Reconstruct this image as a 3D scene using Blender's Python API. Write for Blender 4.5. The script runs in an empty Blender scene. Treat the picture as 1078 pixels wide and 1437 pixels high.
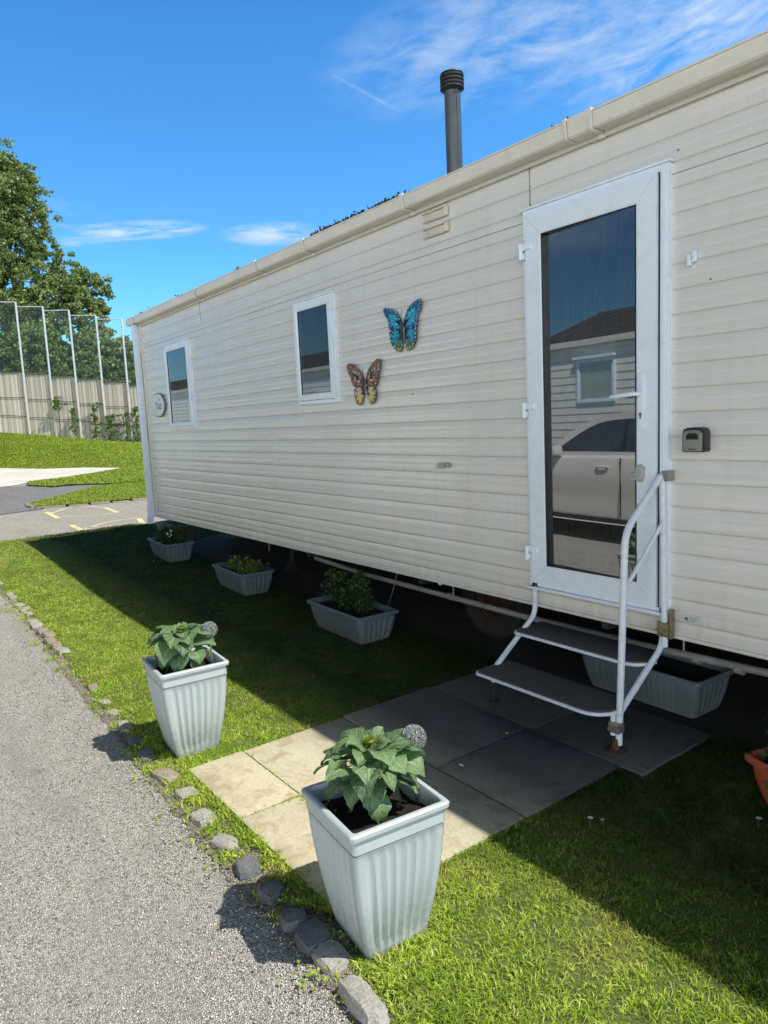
import bpy, bmesh, math, random
import numpy as np
from mathutils import Vector, Matrix
random.seed(7); rng = np.random.default_rng(11)
PI = math.pi
scene = bpy.context.scene
COL = scene.collection

# ------------------------------------------------------------------ helpers
def gz(x):
    """the ground climbs a touch towards the far road"""
    t = min(max((-3.0 - x) / 5.0, 0.0), 1.0)
    return 0.12 * t * t * (3 - 2 * t)
def gza(x):
    t = np.clip((-3.0 - x) / 5.0, 0, 1); return 0.12 * t * t * (3 - 2 * t)

def tag(o, label=None, cat=None, group=None, kind=None):
    if label: o['label'] = label
    if cat: o['category'] = cat
    if group: o['group'] = group
    if kind: o['kind'] = kind
    return o
def empty(name, loc=(0, 0, 0), rz=0.0, label=None, cat=None, group=None):
    o = bpy.data.objects.new(name, None); COL.objects.link(o)
    o.location = loc; o.rotation_euler = (0, 0, rz); o.empty_display_size = 0.1
    return tag(o, label, cat, group)
def root_of(p):
    v = Vector((0, 0, 0))
    while p is not None:
        v += Vector(p.location); p = p.parent
    return v

class MB:
    """collects shapes (world coordinates) for ONE mesh object"""
    def __init__(s): s.v = []; s.f = []; s.m = []
    def add(s, vs, fs, mi=0):
        b = len(s.v); s.v += [tuple(v) for v in vs]
        s.f += [tuple(b + i for i in f) for f in fs]; s.m += [mi] * len(fs); return s
    def box(s, x0, x1, y0, y1, z0, z1, mi=0):
        return s.add([(x0,y0,z0),(x1,y0,z0),(x1,y1,z0),(x0,y1,z0),(x0,y0,z1),(x1,y0,z1),(x1,y1,z1),(x0,y1,z1)],
                     [(0,3,2,1),(4,5,6,7),(0,1,5,4),(1,2,6,5),(2,3,7,6),(3,0,4,7)], mi)
    def prism(s, pts, a, b, axis='y', mi=0):
        """extrude a 2D polygon between a and b along axis"""
        def P(p, t):
            if axis == 'y': return (p[0], t, p[1])
            if axis == 'x': return (t, p[0], p[1])
            return (p[0], p[1], t)
        n = len(pts)
        vs = [P(p, a) for p in pts] + [P(p, b) for p in pts]
        fs = [tuple(range(n)), tuple(range(2*n-1, n-1, -1))] + [(i, i+n, (i+1) % n + n, (i+1) % n) for i in range(n)]
        return s.add(vs, fs, mi)
    def tube(s, path, r, n=12, mi=0, caps=True):
        path = [Vector(p) for p in path]; rs = r if isinstance(r, (list, tuple)) else [r] * len(path)
        up = None; rings = []
        for i, p in enumerate(path):
            if i == 0: d = path[1] - path[0]
            elif i == len(path) - 1: d = path[-1] - path[-2]
            else: d = (path[i+1] - p).normalized() + (p - path[i-1]).normalized()
            d.normalize()
            if up is None:
                up = Vector((0, 0, 1)) if abs(d.z) < .9 else Vector((1, 0, 0))
            a = d.cross(up).normalized(); b = a.cross(d).normalized(); up = b
            rings.append([p + a * math.cos(2*PI*k/n) * rs[i] + b * math.sin(2*PI*k/n) * rs[i] for k in range(n)])
        vs = [v for rg in rings for v in rg]; fs = []
        for i in range(len(path) - 1):
            for k in range(n):
                fs.append((i*n+k, i*n+(k+1) % n, (i+1)*n+(k+1) % n, (i+1)*n+k))
        if caps: fs += [tuple(range(n-1, -1, -1)), tuple((len(path)-1)*n + k for k in range(n))]
        return s.add(vs, fs, mi)
    def lathe(s, prof, c=(0, 0, 0), n=24, mi=0):
        vs = []; fs = []
        for r, z in prof:
            for k in range(n): vs.append((c[0] + r*math.cos(2*PI*k/n), c[1] + r*math.sin(2*PI*k/n), c[2] + z))
        for i in range(len(prof) - 1):
            for k in range(n): fs.append((i*n+k, i*n+(k+1) % n, (i+1)*n+(k+1) % n, (i+1)*n+k))
        fs += [tuple(range(n-1, -1, -1)), tuple((len(prof)-1)*n + k for k in range(n))]
        return s.add(vs, fs, mi)
    def build(s, name, mats, parent=None, smooth=False, bevel=0.0, seg=2, local=False, autos=None):
        off = Vector((0, 0, 0)) if (local or parent is None) else root_of(parent)
        me = bpy.data.meshes.new(name)
        me.from_pydata([tuple(Vector(v) - off) for v in s.v], [], s.f)
        for m in (mats if isinstance(mats, (list, tuple)) else [mats]): me.materials.append(m)
        me.polygons.foreach_set('material_index', s.m)
        bm = bmesh.new(); bm.from_mesh(me); bmesh.ops.recalc_face_normals(bm, faces=bm.faces)
        if bevel > 0:
            es = [e for e in bm.edges if len(e.link_faces) == 2 and e.calc_face_angle(0) > .5]
            bmesh.ops.bevel(bm, geom=es, offset=bevel, segments=seg, affect='EDGES', profile=.6, clamp_overlap=True)
        bm.to_mesh(me); bm.free()
        if smooth or bevel > 0:
            me.polygons.foreach_set('use_smooth', [True] * len(me.polygons))
            me.set_sharp_from_angle(angle=autos or 0.7)
        me.update()
        o = bpy.data.objects.new(name, me); COL.objects.link(o)
        if parent is not None: o.parent = parent
        return o

def fast_mesh(name, V, F, mat, parent=None, smooth=False, mats=None, midx=None):
    """V (n,3) array, F (m,k) array of equal-size faces"""
    off = np.array(root_of(parent)) if parent is not None else np.zeros(3)
    V = np.asarray(V, np.float32) - off.astype(np.float32); F = np.asarray(F, np.int32)
    me = bpy.data.meshes.new(name); me.vertices.add(len(V)); me.vertices.foreach_set('co', V.ravel())
    m, k = F.shape; me.loops.add(m * k); me.loops.foreach_set('vertex_index', F.ravel())
    me.polygons.add(m); me.polygons.foreach_set('loop_start', np.arange(0, m*k, k, dtype=np.int32))
    try: me.polygons.foreach_set('loop_total', np.full(m, k, np.int32))
    except Exception: pass
    for mm in (mats or [mat]): me.materials.append(mm)
    if midx is not None: me.polygons.foreach_set('material_index', np.asarray(midx, np.int32))
    if smooth: me.polygons.foreach_set('use_smooth', np.ones(m, bool))
    me.update(calc_edges=True); me.validate()
    o = bpy.data.objects.new(name, me); COL.objects.link(o)
    if parent is not None: o.parent = parent
    return o

def copy_thing(root, loc, rz=0.0):
    r = root.copy(); COL.objects.link(r); r.location = loc; r.rotation_euler = (0, 0, rz)
    for ch in list(root.children):
        c = ch.copy(); COL.objects.link(c); c.parent = r
        for g in list(ch.children):
            d = g.copy(); COL.objects.link(d); d.parent = c
    return r

# ------------------------------------------------------------------ materials
class NT:
    def __init__(s, name):
        s.m = bpy.data.materials.new(name); s.m.use_nodes = True
        s.t = s.m.node_tree; s.n = s.t.nodes; s.l = s.t.links
        s.b = s.n['Principled BSDF']; s.out = s.n['Material Output']
    def node(s, typ, **kw):
        n = s.n.new(typ)
        for k, v in kw.items():
            if k.startswith('i_'):
                key = k[2:]; key = int(key) if key.isdigit() else key.replace('_', ' ')
                n.inputs[key].default_value = v
            else: setattr(n, k, v)
        return n
    def link(s, a, b): s.l.new(a, b)
    def coords(s, kind='Object', scale=(1, 1, 1), rot=(0, 0, 0)):
        tc = s.node('ShaderNodeTexCoord'); mp = s.node('ShaderNodeMapping')
        mp.inputs['Scale'].default_value = scale; mp.inputs['Rotation'].default_value = rot
        s.link(tc.outputs[kind], mp.inputs['Vector']); return mp.outputs['Vector']
    def world(s, scale=(1, 1, 1)):
        g = s.node('ShaderNodeNewGeometry'); mp = s.node('ShaderNodeMapping')
        mp.inputs['Scale'].default_value = scale; s.link(g.outputs['Position'], mp.inputs['Vector']); return mp.outputs['Vector']
    def noise(s, vec, scale, detail=4, rough=.55, dist=0.0):
        n = s.node('ShaderNodeTexNoise'); n.inputs['Scale'].default_value = scale
        n.inputs['Detail'].default_value = detail; n.inputs['Roughness'].default_value = rough
        n.inputs['Distortion'].default_value = dist
        s.link(vec, n.inputs['Vector']); return n.outputs['Fac']
    def voro(s, vec, scale, feature='F1', out='Distance'):
        n = s.node('ShaderNodeTexVoronoi', feature=feature); n.inputs['Scale'].default_value = scale
        s.link(vec, n.inputs['Vector']); return n.outputs[out]
    def ramp(s, fac, stops):
        n = s.node('ShaderNodeValToRGB'); e = n.color_ramp.elements
        while len(e) < len(stops): e.new(.5)
        for i, (p, c) in enumerate(stops):
            e[i].position = p; e[i].color = (*c, 1) if not isinstance(c, (int, float)) else (c, c, c, 1)
        s.link(fac, n.inputs['Fac']); return n.outputs['Color']
    def mix(s, fac, a, b, typ='MIX'):
        n = s.node('ShaderNodeMix', data_type='RGBA', blend_type=typ)
        for sock, v in ((n.inputs[0], fac), (n.inputs[6], a), (n.inputs[7], b)):
            if isinstance(v, (int, float)): sock.default_value = v
            elif isinstance(v, tuple): sock.default_value = (*v, 1)
            else: s.link(v, sock)
        return n.outputs[2]
    def math(s, op, a, b=0.0, clamp=False):
        n = s.node('ShaderNodeMath', operation=op, use_clamp=clamp)
        for sock, v in ((n.inputs[0], a), (n.inputs[1], b)):
            if isinstance(v, (int, float)): sock.default_value = v
            else: s.link(v, sock)
        return n.outputs[0]
    def bump(s, h, strength=.3, dist=.01, prev=None):
        n = s.node('ShaderNodeBump'); n.inputs['Strength'].default_value = strength; n.inputs['Distance'].default_value = dist
        s.link(h, n.inputs['Height'])
        if prev is not None: s.link(prev, n.inputs['Normal'])
        s.link(n.outputs['Normal'], s.b.inputs['Normal']); return n.outputs['Normal']
    def col(s, c):
        if isinstance(c, tuple): s.b.inputs['Base Color'].default_value = (*c, 1)
        else: s.link(c, s.b.inputs['Base Color'])
    def rough(s, r):
        if isinstance(r, (int, float)): s.b.inputs['Roughness'].default_value = r
        else: s.link(r, s.b.inputs['Roughness'])

def plain(name, c, rough=.5, var=.12, scale=9.0, metal=0.0, bump=0.0, dirt=None, bscale=60, spec=None):
    """base colour with blotchy variation, slight roughness variation and optional dirt"""
    t = NT(name); v = t.world()
    n = t.noise(v, scale, 5, .6)
    a = tuple(x * (1 - var) for x in c); b = tuple(min(1, x * (1 + var)) for x in c)
    colr = t.ramp(n, [(.3, a), (.7, b)])
    if dirt:
        n2 = t.noise(v, scale * 2.7, 6, .7)
        colr = t.mix(t.math('MULTIPLY', t.ramp(n2, [(.52, 0.0), (.72, 1.0)]), dirt[1]), colr, dirt[0])
    t.col(colr); t.rough(t.ramp(n, [(.3, max(0, rough - .06)), (.7, min(1, rough + .08))]))
    t.b.inputs['Metallic'].default_value = metal
    if spec is not None: t.b.inputs['Specular IOR Level'].default_value = spec
    if bump > 0: t.bump(t.noise(v, bscale, 4), bump, .004)
    return t.m

M = {}
M['upvc'] = plain('white_upvc', (.82, .885, .95), .3, .03, 6, dirt=((.55, .53, .47), .25))
M['paint_tube'] = plain('white_painted_tube', (.75, .78, .83), .35, .05, 14, dirt=((.35, .26, .18), .35))
M['gutter'] = plain('cream_gutter_plastic', (.76, .70, .60), .38, .05, 5, dirt=((.42, .38, .30), .3))
M['black'] = plain('black_plastic', (.015, .015, .017), .4, .2, 20)
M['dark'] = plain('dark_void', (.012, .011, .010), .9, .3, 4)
M['flue'] = plain('grey_flue_steel', (.10, .105, .10), .38, .15, 5, metal=.35)
M['fluecap'] = plain('dark_flue_cap', (.035, .032, .03), .5, .2, 10, metal=.3)
M['steel'] = plain('galvanised_steel', (.35, .33, .27), .45, .2, 50, metal=.7, dirt=((.20, .12, .04), .6))
M['rust'] = plain('rusty_iron', (.09, .045, .022), .85, .4, 60, bump=.4)
M['chrome'] = plain('grey_metal', (.45, .46, .45), .3, .1, 20, metal=.8)
M['chassis'] = plain('chassis_black_steel', (.025, .024, .024), .7, .3, 12, dirt=((.06, .03, .02), .5))
M['pipe'] = plain('weathered_pipe', (.30, .28, .25), .6, .2, 8, dirt=((.12, .10, .07), .6))
M['tyre'] = plain('tyre_rubber', (.02, .02, .02), .85, .3, 25, bump=.3)
M['hub'] = plain('orange_rusty_hub', (.045, .018, .010), .7, .4, 25)
M['tread'] = plain('grey_step_tread', (.07, .063, .062), .8, .15, 30, bump=.6, bscale=350, dirt=((.13, .12, .10), .4))
M['brass'] = plain('brass_clip', (.27, .235, .13), .5, .3, 60, metal=.5, dirt=((.10, .07, .03), .6))
M['sign'] = plain('white_enamel', (.72, .74, .74), .3, .04)
M['sign_rim'] = plain('grey_rim', (.16, .18, .19), .4, .1)
M['soil'] = plain('potting_soil', (.018, .012, .009), 1.0, .5, 90, bump=1.0, bscale=150)
M['terracotta'] = plain('terracotta_plastic', (.36, .075, .030), .5, .12, 8)
M['stem'] = plain('green_stem', (.13, .20, .05), .6, .2, 20)
M['bark'] = plain('tree_bark', (.10, .075, .05), .95, .35, 3, bump=.8, bscale=12)
M['leafmoss'] = plain('dark_moss', (.03, .028, .018), 1, .4, 40)
M['curtain'] = plain('curtain_cloth', (.30, .27, .22), .9, .15, 6)
M['petal_white'] = plain('white_petal', (.80, .78, .80), .6, .05)
M['petal_orange'] = plain('orange_petal', (.40, .06, .03), .6, .2, 40)
M['petal_yellow'] = plain('yellow_petal', (.75, .50, .04), .6, .1)
M['screw'] = plain('screw_dark', (.16, .14, .11), .5)
M['interior'] = plain('dark_interior', (.018, .02, .024), .9, .3, 3)

def planter_mat(name='pale_blue_grey_plastic', ca=(.455, .505, .51), cb=(.52, .575, .58)):
    t = NT(name); v = t.world()
    n = t.noise(v, 5, 5, .6); n2 = t.noise(v, 38, 6, .7)
    c = t.ramp(n, [(.3, ca), (.7, cb)])
    g = t.node('ShaderNodeNewGeometry'); sep = t.node('ShaderNodeSeparateXYZ'); t.link(g.outputs['Position'], sep.inputs[0])
    low = t.ramp(sep.outputs['Z'], [(.02, 1.0), (.22, 0.0)])
    msk = t.math('MULTIPLY', low, t.ramp(n2, [(.35, .25), (.65, .9)]))
    c = t.mix(t.math('MULTIPLY', msk, .72), c, (.19, .18, .12))
    c = t.mix(t.math('MULTIPLY', t.ramp(n2, [(.60, 0.0), (.75, 1.0)]), .25), c, (.26, .25, .20))
    t.col(c); t.rough(t.ramp(n2, [(.3, .36), (.7, .5)]))
    t.bump(t.noise(v, 400, 2), .08, .002)
    return t.m
M['planter'] = planter_mat(); M['trough'] = planter_mat('slate_grey_plastic', (.105, .14, .16), (.14, .175, .198))

def cladding_mat():
    t = NT('cream_cladding'); g = t.node('ShaderNodeNewGeometry'); sep = t.node('ShaderNodeSeparateXYZ')
    t.link(g.outputs['Position'], sep.inputs[0])
    fr = t.math('FRACT', t.math('DIVIDE', t.math('SUBTRACT', sep.outputs['Z'], .558 - .1068 * 3), .1068))
    v = t.world(); vs = t.world((.35, 1, 9))
    n = t.noise(v, 2.2, 5, .6); st = t.noise(vs, 3.0, 6, .65)
    base = t.ramp(n, [(.3, (.75, .715, .65)), (.7, (.80, .77, .71))])
    base = t.mix(t.math('MULTIPLY', t.ramp(st, [(.40, 0.0), (.75, 1.0)]), .22), base, (.62, .585, .53))
    # grime collecting in and just under every board joint
    gr = t.ramp(fr, [(0.0, 1.0), (.05, .75), (.13, .1), (.90, 0.0), (.955, .55), (1.0, 1.0)])
    drip = t.noise(t.world((2.2, 1, .25)), 9, 5, .7)
    gm = t.math('MULTIPLY', gr, t.ramp(drip, [(.25, .35), (.75, .95)]))
    c = t.mix(t.math('MULTIPLY', gm, .40), base, (.38, .32, .24))
    vst = t.noise(t.world((7, 1, .22)), 2.5, 6, .7); c = t.mix(t.math('MULTIPLY', t.ramp(vst, [(.50, 0.0), (.75, 1.0)]), .16), c, (.42, .39, .31))
    spots = t.voro(v, 26); c = t.mix(t.math('MULTIPLY', t.math('LESS_THAN', spots, .035), .5), c, (.30, .26, .20))
    low = t.ramp(sep.outputs['Z'], [(.48, .35), (.75, 0.0)])
    c = t.mix(t.math('MULTIPLY', low, t.ramp(drip, [(.3, .2), (.7, 1.0)])), c, (.30, .28, .20))
    t.col(c); t.rough(t.ramp(st, [(.3, .20), (.7, .34)]))
    t.b.inputs['Specular IOR Level'].default_value = .6; t.b.inputs['Coat Weight'].default_value = .75; t.b.inputs['Coat Roughness'].default_value = .10; t.b.inputs['Coat IOR'].default_value = 1.6
    h = t.noise(t.world((1.0, 1, 3.0)), 1.6, 3, .5)
    b1 = t.bump(h, .5, .014)
    emb = t.noise(t.world((3, 1, 40)), 14, 3, .6); t.bump(emb, .05, .003, b1)
    return t.m
M['clad'] = cladding_mat()
M['clad2'] = plain('neighbour_cladding', (.78, .73, .63), .5, .06, 3)
M['clad3'] = plain('neighbour_cladding_white', (.86, .85, .78), .5, .06, 3)

def slab_mat():
    t = NT('concrete_slab'); v = t.world()
    n = t.noise(v, 4, 6, .65); f = t.noise(v, 60, 5, .7); st = t.noise(v, 11, 5, .6, 1.0)
    c = t.ramp(n, [(.25, (.60, .535, .36)), (.75, (.72, .66, .47))])
    c = t.mix(t.math('MULTIPLY', t.ramp(st, [(.50, 0.0), (.66, 1.0)]), .65), c, (.40, .33, .20))
    c = t.mix(t.ramp(f, [(.35, .35), (.65, 0.0)]), c, (.34, .29, .19))
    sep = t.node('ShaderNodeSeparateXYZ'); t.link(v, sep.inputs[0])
    slab_shade = t.ramp(t.math('ADD', sep.outputs['Y'], 1.7), [(.25, 0.0), (.85, 1.0)])  # caravan's shade painted into the slabs, deepening towards the wall
    c = t.mix(slab_shade, c, t.mix(1.0, c, (.155, .18, .245), 'MULTIPLY'))
    alg = t.noise(v, 5.5, 4, .6); c = t.mix(t.math('MULTIPLY', t.ramp(alg, [(.55, 0.0), (.7, 1.0)]), .18), c, (.12, .13, .05))
    t.col(c); t.rough(.9); t.bump(t.math('ADD', f, t.math('MULTIPLY', t.noise(v, 220, 3), .6)), .35, .004)
    return t.m
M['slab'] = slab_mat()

def chip_mat(name, scale, light, mid, dark, patch):
    """tar-and-chip surface: pale stone chips set in dark binder"""
    t = NT(name); v = t.world()
    vd = t.node('ShaderNodeTexVoronoi', feature='F1'); vd.inputs['Scale'].default_value = scale; t.link(v, vd.inputs['Vector'])
    sep = t.node('ShaderNodeSeparateColor'); t.link(vd.outputs['Color'], sep.inputs[0])
    c = t.ramp(sep.outputs[0], [(0.0, dark), (.26, mid), (.5, light), (1.0, tuple(min(1, x * 1.25) for x in light))])
    tint = t.ramp(sep.outputs[1], [(.0, (1.0, .93, .88)), (1, (.95, .98, 1.0))]); c = t.mix(1.0, c, tint, 'MULTIPLY')
    edge = t.voro(v, scale, 'DISTANCE_TO_EDGE'); e = t.ramp(edge, [(.02, 1.0), (.16, 0.0)])
    c = t.mix(t.math('MULTIPLY', e, .65), c, tuple(x * .5 for x in dark))
    big = t.noise(v, 1.3, 5, .6); c = t.mix(t.math('MULTIPLY', t.ramp(big, [(.35, 1.0), (.65, 0.0)]), patch), c, tuple(x * .8 for x in mid))
    st = t.noise(v, 6, 6, .75); c = t.mix(t.math('MULTIPLY', t.ramp(st, [(.56, 0.0), (.68, 1.0)]), .45), c, dark)
    tr = t.noise(t.world((.5, 3.0, 1)), 1.1, 5, .65); c = t.mix(t.math('MULTIPLY', t.ramp(tr, [(.50, 0.0), (.72, 1.0)]), .45), c, tuple(x * .55 for x in mid))
    t.col(c); t.rough(.85)
    hh = t.math('SUBTRACT', t.ramp(edge, [(0, 0.0), (.3, 1.0)]), t.math('MULTIPLY', sep.outputs[2], .4))
    t.bump(hh, .9, .006)
    return t.m
M['chip'] = chip_mat('chipped_tarmac', 160, (.88, .83, .745), (.68, .64, .57), (.22, .20, .17), .50)
M['road'] = chip_mat('pale_road', 38, (.54, .50, .42), (.48, .44, .375), (.34, .31, .265), .5)
M['asphalt'] = chip_mat('dark_asphalt', 30, (.31, .305, .295), (.26, .255, .25), (.18, .18, .175), .5)
M['concrete_pale'] = plain('pale_concrete', (.74, .70, .60), .9, .12, .6, bump=.3, dirt=((.34,.32,.28),.6))
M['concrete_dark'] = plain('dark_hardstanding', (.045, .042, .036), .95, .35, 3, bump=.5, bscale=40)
M['verge'] = plain('verge_soil', (.30, .26, .20), 1, .4, 25, bump=1.0, bscale=120, dirt=((.24, .20, .15), .7))
M['verge_grit'] = chip_mat('verge_grit', 150, (.62, .56, .47), (.36, .31, .24), (.13, .105, .075), .5)
M['turf'] = plain('turf_soil', (.10, .13, .03), 1, .4, 14, bump=1.0, bscale=90, dirt=((.20, .15, .07), .5))
M['paint_yellow'] = plain('worn_yellow_paint', (.78, .68, .34), .8, .15, 4, dirt=((.54, .49, .38), .9))
M['paint_pale'] = plain('worn_pale_yellow_paint', (.72, .66, .42), .8, .1, 4, dirt=((.50, .46, .38), .6))

def lawn_mat(name, a, b, c3):
    t = NT(name); v = t.world(); n = t.noise(v, .35, 4, .6); m = t.noise(v, 9, 6, .75); f = t.noise(t.world((1, 1, 1)), 60, 4, .7)
    c = t.ramp(n, [(.3, a), (.7, b)]); c = t.mix(t.ramp(m, [(.4, .0), (.7, .6)]), c, c3)
    c = t.mix(t.ramp(f, [(.35, .35), (.65, 0.0)]), c, (.10, .15, .02)); fl = t.noise(t.world((.5, 1.6, 1)), 2.2, 6, .7); c = t.mix(t.ramp(fl, [(.45, 0.0), (.7, .6)]), c, (.17, .26, .03))
    t.col(c); t.rough(.9); t.b.inputs['Specular IOR Level'].default_value = .1
    t.bump(t.math('ADD', m, f), 1.0, .12); return t.m
M['lawn_far'] = lawn_mat('far_lawn', (.30, .42, .03), (.42, .52, .05), (.20, .30, .03))

def stone_mat(name, a, b):
    t = NT(name); v = t.world(); n = t.noise(v, 18, 6, .7); f = t.noise(v, 140, 4, .7)
    c = t.ramp(n, [(.3, a), (.7, b)]); c = t.mix(t.ramp(f, [(.35, .6), (.6, 0.0)]), c, tuple(x * .4 for x in a))
    li = t.noise(v, 30, 5, .7); c = t.mix(t.ramp(li, [(.60, 0.0), (.68, .5)]), c, (.36, .34, .22))
    t.col(c); t.rough(.92); t.bump(t.math('ADD', n, t.math('MULTIPLY', f, .5)), .8, .01); return t.m
M['stone_grey'] = stone_mat('granite_sett', (.38, .36, .32), (.60, .57, .51))
M['stone_blue'] = stone_mat('dark_bluish_sett', (.13, .14, .15), (.27, .28, .29))
M['stone_pink'] = stone_mat('pinkish_sett', (.34, .28, .22), (.47, .40, .32))

def leaf_mat(name, cols, rough=.55, trans=.35, noise_scale=None, spec=.3):
    """leaves / blades: random tone per island, light passing through"""
    t = NT(name); g = t.node('ShaderNodeNewGeometry')
    c = t.ramp(g.outputs['Random Per Island'], [(i / max(1, len(cols) - 1), cc) for i, cc in enumerate(cols)])
    if noise_scale:
        n = t.noise(t.world(), noise_scale, 4, .6)
        c = t.mix(t.ramp(n, [(.35, .55), (.6, 0.0)]), c, tuple(x * .45 for x in cols[0]))
    t.col(c); t.rough(rough); t.b.inputs['Specular IOR Level'].default_value = spec
    tr = t.node('ShaderNodeBsdfTranslucent'); t.link(c, tr.inputs['Color'])
    ms = t.node('ShaderNodeMixShader'); ms.inputs[0].default_value = trans
    t.link(t.b.outputs[0], ms.inputs[1]); t.link(tr.outputs[0], ms.inputs[2]); t.link(ms.outputs[0], t.out.inputs['Surface'])
    return t.m

def grass_mat():
    t = NT('grass_blade'); g = t.node('ShaderNodeNewGeometry'); v = t.world()
    c = t.ramp(g.outputs['Random Per Island'], [(0, (.12, .22, .01)), (.30, (.30, .48, .03)), (.65, (.54, .72, .06)), (.90, (.80, .88, .18)), (1, (.78, .68, .34))])
    n = t.noise(v, 2.6, 6, .7); c = t.mix(t.ramp(n, [(.50, 0.0), (.66, .75)]), c, (.60, .56, .14))
    n2 = t.noise(v, 5.0, 4, .6); c = t.mix(t.ramp(n2, [(.34, .6), (.52, 0.0)]), c, (.18, .30, .03))
    sy = t.node('ShaderNodeSeparateXYZ'); t.link(v, sy.inputs[0]); grass_shade = t.ramp(t.math('ADD', sy.outputs['Y'], 1.7), [(.25, 0.0), (.9, 1.0)]); c = t.mix(grass_shade, c, t.mix(1.0, c, (.11, .155, .20), 'MULTIPLY'))  # blade colour also carries painted shade along the caravan
    t.col(c); t.rough(.5); t.b.inputs['Specular IOR Level'].default_value = .25
    tr = t.node('ShaderNodeBsdfTranslucent'); t.link(c, tr.inputs['Color'])
    ms = t.node('ShaderNodeMixShader'); ms.inputs[0].default_value = .30
    t.link(t.b.outputs[0], ms.inputs[1]); t.link(tr.outputs[0], ms.inputs[2]); t.link(ms.outputs[0], t.out.inputs['Surface'])
    return t.m
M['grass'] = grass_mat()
M['grass_far'] = leaf_mat('far_grass_blade', [(.14, .22, .015), (.26, .37, .03), (.38, .48, .05), (.46, .52, .10)], .5, .2)
M['chips'] = leaf_mat('stone_chip', [(.14, .13, .12), (.42, .39, .35), (.62, .58, .52), (.78, .74, .67)], .85, 0.0)
M['tree_leaf'] = leaf_mat('poplar_leaf', [(.075, .12, .03), (.16, .23, .055), (.28, .36, .11), (.44, .50, .22)], .45, .3)
M['hedge_leaf'] = leaf_mat('hedge_leaf', [(.06, .11, .025), (.14, .22, .05), (.26, .34, .09)], .5, .25)
M['bush_leaf'] = leaf_mat('bush_leaf', [(.02, .045, .012), (.045, .09, .02), (.07, .12, .03)], .5, .3)
M['begonia_leaf'] = leaf_mat('begonia_leaf', [(.05, .10, .015), (.12, .19, .03), (.20, .25, .05)], .5, .3)
M['weed_leaf'] = leaf_mat('weed_leaf', [(.22, .36, .03), (.36, .50, .05), (.50, .62, .10)], .5, .35)
M['ivy_leaf'] = leaf_mat('ivy_leaf', [(.05, .09, .02), (.11, .18, .04)], .5, .2)
M['willow'] = leaf_mat('woven_willow', [(.27, .235, .18), (.46, .41, .33), (.60, .545, .45), (.36, .315, .25)], .9, 0.0)

def sunleaf_mat():
    t = NT('sunflower_leaf'); tc = t.node('ShaderNodeAttribute', attribute_name='lw')  # u across, v along
    sep = t.node('ShaderNodeSeparateXYZ'); t.link(tc.outputs['Vector'], sep.inputs[0])
    g = t.node('ShaderNodeNewGeometry'); v = t.world()
    c = t.ramp(g.outputs['Random Per Island'], [(0, (.05, .125, .04)), (.5, (.10, .205, .065)), (1, (.18, .31, .11))])
    u = t.math('ABSOLUTE', sep.outputs['X'])
    rib = t.ramp(u, [(0.0, 1.0), (.11, 0.0)])
    side = t.math('ABSOLUTE', t.math('SUBTRACT', t.math('FRACT', t.math('MULTIPLY', t.math('SUBTRACT', sep.outputs['Y'], t.math('MULTIPLY', u, .32)), 5.0)), .5))
    veins = t.math('MAXIMUM', rib, t.math('MULTIPLY', t.ramp(side, [(.0, 1.0), (.11, 0.0)]), .7))
    sp = t.ramp(t.noise(v, 420, 3, .7), [(.50, 0.0), (.62, 1.0)])
    c = t.mix(t.math('MULTIPLY', sp, .45), c, (.50, .60, .46)); c = t.mix(t.math('MULTIPLY', veins, .75), c, (.42, .54, .28))
    t.col(c); t.rough(.45); t.b.inputs['Specular IOR Level'].default_value = .5
    t.bump(t.math('ADD', t.math('MULTIPLY', veins, -1.0), t.noise(v, 160, 3)), .5, .004)
    tr = t.node('ShaderNodeBsdfTranslucent'); t.link(t.mix(1.0, c, (.9, 1.0, .4), 'MULTIPLY'), tr.inputs['Color'])
    ms = t.node('ShaderNodeMixShader'); ms.inputs[0].default_value = .28
    t.link(t.b.outputs[0], ms.inputs[1]); t.link(tr.outputs[0], ms.inputs[2]); t.link(ms.outputs[0], t.out.inputs['Surface'])
    return t.m
M['sunleaf'] = sunleaf_mat()

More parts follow.
